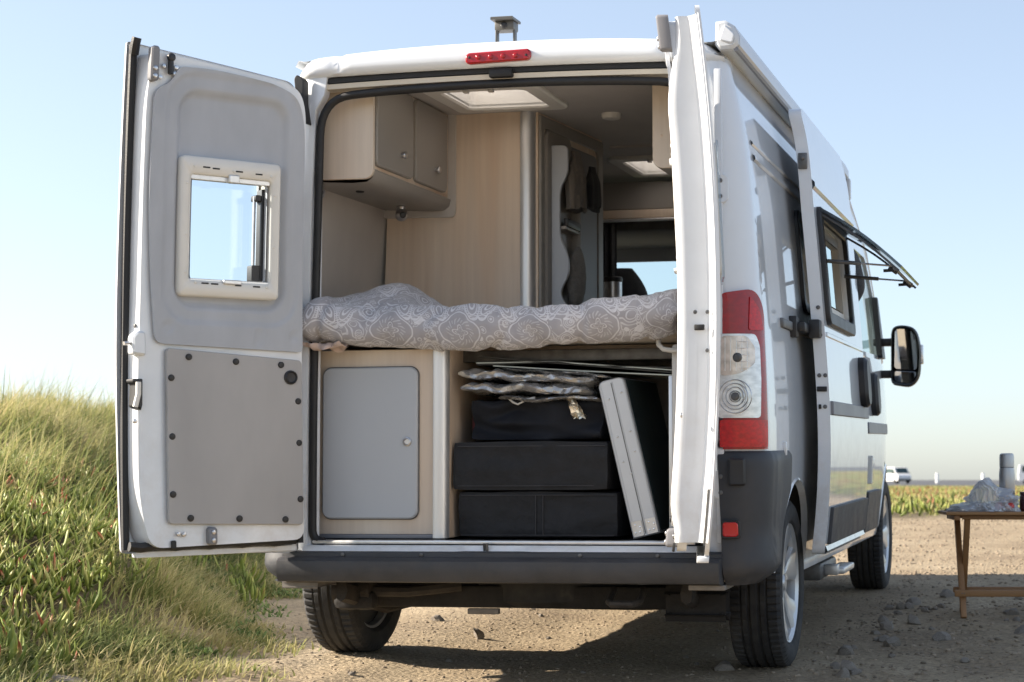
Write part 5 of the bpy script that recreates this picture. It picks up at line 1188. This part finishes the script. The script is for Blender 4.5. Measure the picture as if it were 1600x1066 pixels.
rd = N(); 
for y in (185, 420, 3500): pass
grid(rd, [[(x, y, float(gz(x, y, False))+.03) for x in (-900, -300, -80, 0, 80, 300, 900)] for y in (126, 250, 400, 800, 3000)]); rd = obj('road', rd, 'asphalt'); rd['kind'] = 'structure'

# ------------------------------------------------------------------ vegetation
def blades(P, h, w, lean, az, tint, droop, seg=4):
    """curved grass blades as numpy arrays -> verts, tris, tints"""
    n = len(P); t = np.linspace(0, 1, seg+1); dx, dy = np.cos(az), np.sin(az); px_, py_ = -dy, dx
    V_, T_ = [], []
    tw = RNG.uniform(-1, 1, n)
    for k, tk in enumerate(t):
        off = lean*tk+droop*tk**2.2; up = tk*(1-.35*np.clip(lean+droop, 0, 1.4)*tk)
        c = np.stack([P[:, 0]+dx*h*off, P[:, 1]+dy*h*off, P[:, 2]+h*up], 1); ww = w*(1-tk)**.7
        sx = px_*np.cos(tw)+dx*np.sin(tw); sy = py_*np.cos(tw)+dy*np.sin(tw); s = np.stack([sx*ww, sy*ww, np.zeros(n)], 1)
        if k < seg: V_ += [c-s, c+s]
        else: V_ += [c]
        T_ += [np.clip(tint+.25*(tk-.3), 0, 1)]*(2 if k < seg else 1)
    V_ = np.stack(V_, 1); T_ = np.stack(T_, 1); m = V_.shape[1]; F = []
    for k in range(seg-1): F += [(2*k, 2*k+1, 2*k+3), (2*k, 2*k+3, 2*k+2)]
    F.append((2*seg-2, 2*seg-1, 2*seg)); F = np.array(F)
    f = (np.arange(n)[:, None, None]*m+F[None]).reshape(-1, 3); return V_.reshape(-1, 3), f, T_.ravel()
def scatter(n, x0, x1, y0, y1): return RNG.uniform(x0, x1, n), RNG.uniform(y0, y1, n)
# bank grass: taller and denser up the bank, tufts from noise
x, y = scatter(490000, -8.5, -.6, -3.4, 12); s = bank_s(x, y)
tuft = np_noise(x*2.3, y*2.3, 21)+.5; fine_t = np_noise(x*7, y*7, 22)+.5
edge = nsm(-.30, .45, s+.5*(tuft-.5)); dens = edge*(.10+1.15*nsm(.36, .66, tuft))*(.10+1.3*nsm(.25, .8, fine_t))*(.55+.45*nsm(.6, 1.6, s))
ice_zone = nsm(.62, .88, s+.3*(tuft-.5))*(1-nsm(1.3, 1.9, s))*nsm(.32, .45, np_noise(x*.9+4, y*.9, 31)+.5+.16*nsm(3, 0, y)); dens *= 1-.85*ice_zone
dens = dens+.75*nsm(-.30, .20, s+.55*(tuft-.5))*(1-nsm(.55, .9, s))*(.3+fine_t); k = RNG.random(len(x)) < dens*.62; x, y, s, tuft = x[k], y[k], s[k], tuft[k]; n = len(x)
tall = nsm(.7, 1.9, s); cl = np_noise(x*4.1, y*4.1, 61); h = (.05+.08*RNG.random(n)+.07*tuft)*(1-tall)+tall*(.12+.20*RNG.random(n)+.13*tuft+.12*cl); h *= (.45+.55*nsm(-.2, .4, s))*(1-.7*nsm(.0, .9, -.85*(x+1.96)-.527*(y+.27)))  # out-of-view blades shortened too, keeping their shade off the near grass
P = np.stack([x, y, gz(x, y, False)-.01], 1); az = RNG.normal(.35, 1.0, n)+4*np_noise(x*3.3, y*3.3, 62)
tint = np.clip(.30+.42*RNG.random(n)+.8*cl+.10*nsm(.3, -.2, s)+(RNG.random(n) < .10)*.4, 0, 1)
g1 = blades(P, h, .0028+.0036*RNG.random(n), np.abs(RNG.normal(.28, .30, n)), az, tint, np.abs(RNG.normal(.45, .38, n)))
# long wind-blown stems on the crest
x, y = scatter(6500, -8.5, -1.6, -1.0, 12); s = bank_s(x, y); k = (s > .9) & (-.85*(x+1.96)-.527*(y+.27) < .6) & (RNG.random(len(x)) < .75); x, y = x[k], y[k]; n = len(x)
P = np.stack([x, y, gz(x, y, False)-.01], 1)
g2 = blades(P, .32+.34*RNG.random(n), .0028+.0015*RNG.random(n), np.abs(RNG.normal(.15, .14, n)), RNG.normal(.2, .9, n), np.clip(.15+.5*RNG.random(n), 0, 1), np.abs(RNG.normal(.35, .3, n)), 6)
def join(*gs):
    V_, F_, T_, o = [], [], [], 0
    for v, f, t in gs: V_.append(v); F_.append(f+o); T_.append(t); o += len(v)
    return np.concatenate(V_), np.concatenate(F_), np.concatenate(T_)
v, f, t = join(g1, g2); gr = np_mesh('bank_grass', v, f, 'grass_blade', 'stuff', tint=t); tag(gr, 'wind-blown green and straw grass covering the dune bank beside the van', 'grass')
# fleshy ice plant leaves
def fingers(P, L_, r, az, el, tint):
    n = len(P); V_, T_ = [], []; d = np.stack([np.cos(az)*np.cos(el), np.sin(az)*np.cos(el), np.sin(el)], 1)
    sd_ = np.stack([-np.sin(az), np.cos(az), np.zeros(n)], 1); up = np.cross(d, sd_)*-1
    for tk, rk in ((0, .55), (.30, 1), (.68, .92), (1, .0)):
        c = P+d*(L_*tk)[:, None]+np.stack([np.zeros(n), np.zeros(n), L_*.22*tk*tk], 1)
        if rk > 0:
            for a in (90, 210, 330): V_.append(c+sd_*(r*rk*math.cos(R(a)))[:, None]+up*(r*rk*math.sin(R(a)))[:, None]*1.0); T_.append(np.clip(tint+.35*(tk-.4), 0, 1))
        else: V_.append(c); T_.append(np.clip(tint+.30, 0, 1))
    V_ = np.stack(V_, 1); T_ = np.stack(T_, 1); F = []
    for q in range(2):
        for a in range(3): b_ = (a+1) % 3; F += [(3*q+a, 3*q+b_, 3*q+3+b_), (3*q+a, 3*q+3+b_, 3*q+3+a)]
    F += [(6, 7, 9), (7, 8, 9), (8, 6, 9)]; F = np.array(F)
    return V_.reshape(-1, 3), (np.arange(n)[:, None, None]*10+F[None]).reshape(-1, 3), T_.ravel()
x, y = scatter(80000, -8, -1.2, -1.2, 10); s = bank_s(x, y); zn = nsm(.62, .88, s+.3*np_noise(x*2.3, y*2.3, 21))*(1-nsm(1.3, 1.9, s))*nsm(.28, .40, np_noise(x*.9+4, y*.9, 31)+.5+.16*nsm(3, 0, y))*nsm(.20, .50, np_noise(x*5, y*5, 33)+.62)
k = RNG.random(len(x)) < zn; x, y = x[k], y[k]; n = len(x)
P = np.stack([x, y, gz(x, y, False)+.015+.075*RNG.random(n)], 1)
i1 = fingers(P, .05+.055*RNG.random(n), .0065+.0045*RNG.random(n), RNG.uniform(0, 6.28, n), RNG.normal(.80, .35, n), np.clip(.18+.45*RNG.random(n)+(RNG.random(n) < .08)*.4, 0, .95))
ip = np_mesh('ice_plant_mat', i1[0], i1[1], 'ice_leaf', 'stuff', tint=i1[2]); tag(ip, 'mat of fleshy green ice plant on the bank below the tall grass', 'ice plant')
# small leafy ground cover along the foot of the bank
x, y = scatter(60000, -3.4, -.8, -1.6, 5); s = bank_s(x, y); k = RNG.random(len(x)) < nsm(-.3, .1, s)*(1-nsm(.5, .9, s))*nsm(.50, .62, np_noise(x*2.6, y*2.6, 41)+.5)*.5; x, y = x[k], y[k]; n = len(x)
P = np.stack([x, y, gz(x, y, False)+.005+.035*RNG.random(n)], 1)
c1 = blades(P, .018+.02*RNG.random(n), .006+.004*RNG.random(n), RNG.uniform(.2, 1.0, n), RNG.uniform(0, 6.28, n), RNG.random(n)*.8, RNG.uniform(0, .4, n), 2)
gc = np_mesh('ground_cover', c1[0], c1[1], 'small_leaf', 'stuff', tint=c1[2]); tag(gc, 'low leafy ground cover creeping onto the sand at the bank foot', 'ground cover')
# the field beyond the track
x, y = scatter(46000, -26, 14, 15, 62); k = (RNG.random(len(x)) < np.clip(1.6-(y-15)/34, .15, 1)) & (y > 16.0+.35*np.sin(x*1.3)+.5*(np_noise(x*.8, y*.8, 50))); x, y = x[k], y[k]; n = len(x); nn_ = np_noise(x*.5, y*.5, 51)
P = np.stack([x, y, gz(x, y, False)+.01+.05*RNG.random(n)+.10*np.clip(nn_+.3, 0, 1)*nsm(17, 22, y)], 1)
f1 = fingers(P, .09+.09*RNG.random(n), .012+.010*RNG.random(n), RNG.uniform(0, 6.28, n), RNG.normal(1.0, .4, n), np.clip(.25+.55*RNG.random(n)+.5*np_noise(x*1.1, y*1.1, 71)+(RNG.random(n) < .06)*.3, 0, .95))
x, y = scatter(60000, -30, 14, 16.5, 82); n = len(x); P = np.stack([x, y, gz(x, y, False)], 1)
f2 = blades(P, (.08+.16*RNG.random(n))*(.6+.8*nsm(.0, .3, np_noise(x*.4, y*.4, 52))), .008+.008*RNG.random(n), np.abs(RNG.normal(.2, .2, n)), RNG.uniform(0, 6.28, n), np.clip(.3+.5*RNG.random(n), 0, 1), np.abs(RNG.normal(.2, .2, n)), 3)
x, y = scatter(40000, -75, 20, 60, 125); n = len(x); P = np.stack([x, y, gz(x, y, False)], 1)
f3 = blades(P, .04+.08*RNG.random(n), .04+.04*RNG.random(n), np.abs(RNG.normal(.2, .2, n)), RNG.uniform(0, 6.28, n), np.clip(.3+.45*RNG.random(n), 0, 1), np.abs(RNG.normal(.2, .2, n)), 2)
a = np_mesh('field_ice_plant', f1[0], f1[1], 'ice_leaf', 'stuff', tint=f1[2]); tag(a, 'ice plant growing along the far edge of the gravel track', 'ice plant')
v, f, t = join(f2, f3); a = np_mesh('field_grass', v, f, 'grass_blade', 'stuff', tint=t); tag(a, 'low dry grass on the flat field beyond the track', 'grass')
# single ice plants that stand out
def leaf_mesh(L_, r, bend, tint):
    b = N(); rows = []
    for tk, rk in ((0, .6), (.2, .95), (.45, 1.05), (.7, .9), (.88, .6), (1, .12)):
        rows.append([Vector((L_*tk*math.cos(bend*tk)+r*rk*0, r*rk*math.cos(R(a_)), L_*tk*math.sin(bend*tk)+r*rk*math.sin(R(a_)))) for a_ in (90, 162, 234, 306, 18)])
    grid(b, rows, closed_v=True, cap0=True, cap1=True); bmesh.ops.recalc_face_normals(b, faces=b.faces); me = bpy.data.meshes.new('leaf'); b.to_mesh(me); b.free()
    a_ = me.attributes.new('tint', 'FLOAT', 'POINT'); a_.data.foreach_set('value', np.array([np.clip(tint+.35*(v.co.length/L_-.4), 0, 1) for v in me.vertices], np.float32)); finish(me, 'ice_leaf', 60); return me
LV = [leaf_mesh(.10, .0085, .5, .15), leaf_mesh(.085, .009, .7, .35), leaf_mesh(.11, .008, .35, .50), leaf_mesh(.075, .008, .6, .85)]
def ice_plant(x, y, nl, sc, label, group, up=1.0):
    z = float(gz(x, y, False)); o = root('ice_plant', (x, y, z-.005), label, 'ice plant', group, Matrix.Identity(4))
    for i in range(nl):
        l = bpy.data.objects.new('leaf', random.choice(LV if random.random() < .4 else LV[:3])); link(l, o); a_ = i*2.4+random.uniform(-.3, .3); rr_ = .02+.05*random.random()
        l.location = (rr_*math.cos(a_)*sc, rr_*math.sin(a_)*sc, .01+.05*random.random()*sc*up)
        l.rotation_euler = (random.uniform(-.4, .4), -random.uniform(.45, 1.15)*up, a_); l.scale = (sc*random.uniform(.75, 1.15),)*3
    return o
for i, (x, y, nl, sc) in enumerate([(-1.72, -.60, 16, 1.2), (-1.84, -.45, 16, 1.15), (-1.62, -.40, 12, 1.0), (-1.92, -.68, 14, 1.15), (-1.80, -.80, 14, 1.2), (-1.56, -.72, 10, .95)]):
    ice_plant(x, y, nl, sc, 'red tipped ice plant in the clump by the sandy stone patch', 'ice plants in the near clump')
for i, (x, y, nl, sc) in enumerate([(-2.72, 3.45, 12, 1.15), (-2.45, 3.0, 9, 1.0), (-2.86, 3.55, 12, 1.1), (-2.60, 3.15, 10, 1.0), (-2.35, 2.7, 12, 1.0), (-2.95, 3.2, 12, 1.1)]):
    ice_plant(x, y, nl, sc, 'pale ice plant sprawling on the sand below the open rear door', 'ice plants under the door')
for i in range(16):
    y = random.uniform(.2, 4.2); x = float(foot(np.array(y)))-random.uniform(.55, 1.05); ice_plant(x, y, 12, 1.05, 'bright green ice plant on the slope of the bank', 'ice plants on the bank slope')

# ------------------------------------------------------------------ stones
def stone_mesh(seed, flat=.6):
    r = random.Random(seed); b = N(); bmesh.ops.create_icosphere(b, subdivisions=2, radius=1)
    for v in b.verts:
        p = v.co.copy(); k_ = 1+.45*noise.noise(p*1.3+Vector((seed*7.1, 0, 0))); v.co = Vector((p.x*k_*1.2, p.y*k_, p.z*k_*flat))
    for q in range(5):                                      # broken facets
        d_ = Vector((r.uniform(-1, 1), r.uniform(-1, 1), r.uniform(-.6, 1))).normalized(); lim = r.uniform(.55, .8)
        for v in b.verts:
            e = v.co.dot(d_)-lim
            if e > 0: v.co -= d_*e
    me = bpy.data.meshes.new('stone'); b.to_mesh(me); b.free(); finish(me, 'stone', 28); return me
SM = [stone_mesh(i, .5+.1*(i % 4)) for i in range(7)]
def stone(x, y, r, label, group=None, rot=None, k=None, dz=.25):
    me = SM[k if k is not None else random.randrange(7)]; o = bpy.data.objects.new('stone', me); link(o)
    o.location = (x, y, float(gz(x, y))+r*dz); o.rotation_euler = rot or (random.uniform(-.3, .3), random.uniform(-.3, .3), random.uniform(0, 6)); o.scale = (r, r*random.uniform(.8, 1.1), r)
    return tag(o, label, 'stone', group)
stone(-.63, 1.60, .034, 'dark upright stone standing on the sunlit sand under the tail', rot=(.2, 1.1, .6), k=1, dz=.6)
stone(-1.30, 1.05, .026, 'small brown stone beside the left rear tyre'); stone(-1.05, 2.2, .034, 'rounded stone under the rear axle')
stone(1.25, .73, .048, 'long flat stone in front of the right rear tyre tread', rot=(0, 0, .2), k=3); stone(1.16, 1.35, .045, 'pale rounded stone against the right rear tyre')
stone(1.33, 1.70, .055, 'pale pinkish stone lying alone on the shaded gravel', k=5); stone(.74, .70, .045, 'half buried stone at the foot of the right rear tyre')
for i in range(60):
    x = random.uniform(1.15, 2.6); y = random.uniform(.1, 4.6)
    if abs(x-1.65) < .12 and abs(y-3.05) < .3: continue
    stone(x, y, random.choice((.018, .022, .028, .036, .048)), 'rough brown stone lying in the shade beside the van', 'stones in the shade beside the van')
for i in range(14): stone(random.uniform(-1.0, .6), random.uniform(.0, 3.2), random.uniform(.010, .02), 'small stone scattered on the sand behind the van', 'small stones behind the van')
# trodden stone-and-sand patch at the lower left
sl_ = stone(-1.50, -.60, .20, 'large weathered sandstone slab among the grass', rot=(.06, .05, .4), k=2, dz=.02); sl_.scale.z = .075
# pebbles
def pebbles(n, x0, x1, y0, y1, r0, r1, dens=None):
    x, y = scatter(n, x0, x1, y0, y1)
    k = bank_s(x, y) < .15
    if dens is not None: k &= RNG.random(n) < dens(x, y)
    x, y = x[k], y[k]; n = len(x); t = (1+5**.5)/2
    I = np.array([(-1, t, 0), (1, t, 0), (-1, -t, 0), (1, -t, 0), (0, -1, t), (0, 1, t), (0, -1, -t), (0, 1, -t), (t, 0, -1), (t, 0, 1), (-t, 0, -1), (-t, 0, 1)])/1.9
    F = np.array([(0, 11, 5), (0, 5, 1), (0, 1, 7), (0, 7, 10), (0, 10, 11), (1, 5, 9), (5, 11, 4), (11, 10, 2), (10, 7, 6), (7, 1, 8), (3, 9, 4), (3, 4, 2), (3, 2, 6), (3, 6, 8), (3, 8, 9), (4, 9, 5), (2, 4, 11), (6, 2, 10), (8, 6, 7), (9, 8, 1)])
    r = r0+(r1-r0)*RNG.random(n)**3; sc = np.stack([r*RNG.uniform(.8, 1.4, n), r*RNG.uniform(.7, 1.2, n), r*RNG.uniform(.4, .8, n)], 1)
    V_ = I[None]*sc[:, None]*(1+.25*RNG.uniform(-1, 1, (n, 12, 1))); a = RNG.uniform(0, 6.28, n); c, s_ = np.cos(a)[:, None], np.sin(a)[:, None]
    V_ = np.stack([V_[..., 0]*c-V_[..., 1]*s_, V_[..., 0]*s_+V_[..., 1]*c, V_[..., 2]], 2)+np.stack([x, y, gz(x, y)+.1*r], 1)[:, None]
    return V_.reshape(-1, 3), (np.arange(n)[:, None, None]*12+F[None]).reshape(-1, 3), np.zeros(n*12)
v, f, t = join(pebbles(9000, -2.0, 1.2, -1.2, 6, .002, .010), pebbles(5000, 1.0, 3.2, -1.0, 6.5, .002, .016), pebbles(9000, -1.5, 4.0, 6, 15.5, .003, .016))
pb = np_mesh('gravel', v, f, 'pebbles', 'stuff', smooth=False); tag(pb, 'loose gravel strewn over the sandy track', 'gravel')

# ------------------------------------------------------------------ folding wooden table and what stands on it
TZ = float(gz(1.66, 3.0)); TM = Matrix.Translation((1.512, 2.86, 0)) @ Matrix.Rotation(R(9.0), 4, 'Z')
tb = tag(empty('wooden_table', TM @ Matrix.Translation((.45, .24, TZ))), 'low folding wooden table standing on the gravel beside the van', 'table')
TL = lambda u, v, z: Vector((u-.45, v-.24, z-TZ))
TOP = .632
def tbox(name, a, b_, m, bev=.004): return obj(name, box(N(), tuple(TL(*a)), tuple(TL(*b_)), bev), m, tb)
for i in range(6): tbox('slat', (0, i*.081, TOP-.018), (.92, i*.081+.074, TOP), 'table_wood')
for u in (.045, .845): tbox('cross_beam', (u, .02, TOP-.045), (u+.03, .46, TOP-.0185), 'table_leg_wood')
for v in (.05, .41): tbox('top_rail', (.09, v, TOP-.042), (.84, v+.02, TOP-.019), 'table_wood')
def tleg(p, q, wu, wv):
    p, q = TL(*p), TL(*q); d_ = (q-p); b = N(); z = d_.normalized(); x = Vector((1, 0, 0)); y = z.cross(x); x = y.cross(z)
    Mx = Matrix((x, y, z)).transposed().to_4x4(); Mx.translation = p; box(b, (-wu/2, -wv/2, 0), (wu/2, wv/2, d_.length), .003, Mx); return obj('leg', b, 'table_leg_wood', tb)
for u0, s_ in ((.095, 1), (.805, -1)):
    for (v0, v1, du) in ((.07, .40, 0), (.40, .08, .026*s_)):
        zf = float(gz(*(TM @ Vector((u0+du, v0, 0))).xy))
        tleg((u0+du, v0, zf-.004), (u0+du, v1, TOP-.02), .030, .044)
tbox('stretcher', (.05, .083, .182), (.86, .100, .218), 'table_wood'); tbox('stretcher', (.07, .375, .186), (.85, .392, .218), 'table_wood')
for u in (.095, .805):
    for du in (-.006, .006):
        b = N(); knob(b, TL(u+du, .083, .20), (0, -1, 0), .003, .002, 8); obj('screw', b, 'dark_steel', tb)
def onT(name, bm, m, label, cat, u, v, ang=40, group=None, z=TOP+.001):
    o = obj(name, bm, m, ang=ang); o.matrix_world = TM @ Matrix.Translation((u, v, z)); return tag(o, label, cat, group)
b = N(); lathe(b, [(.0001, 0), (.040, 0), (.0425, .004), (.0425, .195), (.040, .222), (.0388, .232), (.0001, .232)], 36)
th = onT('thermos_flask', b, 'thermos_steel', 'brushed steel thermos flask with a domed cup lid on the table', 'thermos', .342, .16)
b = N(); lathe(b, [(.0385, .235), (.0395, .236), (.0395, .290), (.037, .304), (.030, .309), (.0001, .310)], 36); obj('cup_lid', b, 'thermos_steel', th)
b = N(); lathe(b, [(.0375, .230), (.0375, .237)], 30); obj('lid_ring', b, 'black_plastic', th)
b = N(); lathe(b, [(.0001, 0), (.036, 0), (.039, .006), (.039, .075), (.034, .088), (.0001, .088)], 30); jr = onT('jam_jar', b, 'jam', 'dark red jam jar on the wooden table', 'jar', .445, .15)
b = N(); lathe(b, [(.036, .088), (.037, .089), (.037, .104), (.0001, .105)], 30); obj('lid', b, 'jam', jr)
for i, (u, v) in enumerate(((.290, .085), (.344, .075))):
    b = N(); bmesh.ops.create_uvsphere(b, u_segments=20, v_segments=12, radius=.026, matrix=Matrix.Translation((0, 0, .024)))
    for q in b.verts: q.co.z = .024+(q.co.z-.024)*.86
    onT('tomato', b, 'tomato', 'red tomato inside the clear plastic bag', 'tomato', u, v, group='tomatoes in the bag', z=TOP+.004)
def crumple(rx, ry, rz, seed, sub=4, amp=.35, sharp=9):
    b = N(); bmesh.ops.create_icosphere(b, subdivisions=sub, radius=1)
    for v in b.verts:
        p = v.co.copy(); n_ = 1+amp*noise.noise(p*1.7+Vector((seed, 0, 0)))+amp*.45*abs(noise.noise(p*4.3+Vector((0, seed, 0))))+amp*.2*abs(noise.noise(p*sharp))
        q = Vector((p.x*rx*n_, p.y*ry*n_, p.z*rz*n_)); q.z = max(q.z, -rz*.55); v.co = q
    mz = min(v.co.z for v in b.verts); bmesh.ops.translate(b, verts=b.verts, vec=(0, 0, -mz)); return b
b = crumple(.130, .085, .070, 3.1, 5, .5)
for v in b.verts:                                             # gathered neck of the bag
    if v.co.z > .06: v.co.z += .055*math.exp(-((v.co.x+.05)/.055)**4)*(1+.6*noise.noise(v.co*30)); v.co.x += .02*noise.noise(v.co*22)
bg_ = onT('plastic_bag', b, 'plastic_film', 'clear crumpled plastic bag holding tomatoes on the table', 'plastic bag', .255, .10, 12)
b = crumple(.115, .085, .020, 8.4, 4); onT('salad_pack', b, 'lettuce', 'flat pack of green salad leaves on the table', 'salad', .155, .20, 15)
b = crumple(.120, .080, .030, 5.9, 4); onT('plastic_bag', b, 'plastic_film', 'limp clear plastic bag draped over the salad', 'plastic bag', .145, .12, 12)

# ------------------------------------------------------------------ far vehicles and posts
def far_van(x, y, rz, label):
    z = float(gz(x, y, False)); Mx = Matrix.Translation((x, y, z)) @ Matrix.Rotation(rz, 4, 'Z'); o = tag(empty('parked_van', Mx), label, 'van', 'vehicles far behind')
    P = roundpoly([(-2.3, .35), (2.25, .35), (2.4, .75), (2.3, 1.05), (1.75, 1.25), (1.25, 1.95), (-2.2, 2.0), (-2.35, 1.0)], .12, 4)
    obj('body', plate(N(), P, lambda u, v, w: (u, w, v), -.9, .9, bev=.12), 'far_white', o)
    for s_ in (-1, 1):
        obj('side_window', plate(N(), roundpoly([(-2.0, 1.25), (1.55, 1.25), (1.15, 1.82), (-2.0, 1.85)], .06), lambda u, v, w: (u, s_*(.895+w), v), 0, .02), 'far_glass', o)
        for u in (-1.5, 1.45):
            b = N(); lathe(b, [(.0001, -.1), (.32, -.1), (.34, 0), (.32, .1), (.0001, .1)], 20, lambda a, q, h: (u+a, s_*.82+h, .34+q)); obj('wheel', b, 'tyre', o)
        b = N(); box(b, (1.3, s_*.95, 1.2), (1.4, s_*1.12, 1.4), .03); obj('mirror', b, 'black_plastic', o)
    b = N(); grid(b, [[(1.80, -.75, 1.26), (1.80, .75, 1.26)], [(1.32, -.68, 1.88), (1.32, .68, 1.88)]]); bmesh.ops.translate(b, verts=b.verts, vec=(.03, 0, .02)); obj('windscreen', b, 'far_glass', o)
    for s_ in (-.6, .6): b = N(); box(b, (2.28, s_-.12, .78), (2.42, s_+.12, .92), .03); obj('headlight', b, 'clear_lens', o)
    b = N(); box(b, (2.2, -.85, .34), (2.46, .85, .55), .05); obj('bumper', b, 'black_plastic', o)
    return o
far_van(-17.9, 208, R(-60), 'white van parked far off beyond the front wheel'); far_van(-.35, 178, R(5), 'white van parked far off beyond the wooden table')
for x, y, hgt, lb in ((-14.3, 226, 1.35, 'white marker post standing alone by the far road'), (-8.5, 228, 1.35, 'small pale marker post behind the plastic bag')):
    z = float(gz(x, y, False)); b = N(); lathe(b, [(.0001, 0), (.20, 0), (.20, hgt*.85), (.16, hgt), (.0001, hgt)], 14, lambda a, q, h: (a, q, h)); o = obj('marker_post', b, 'far_white'); o.location = (x, y, z); tag(o, lb, 'post')
for o in C.objects:
    if '_c' in o: del o['_c']
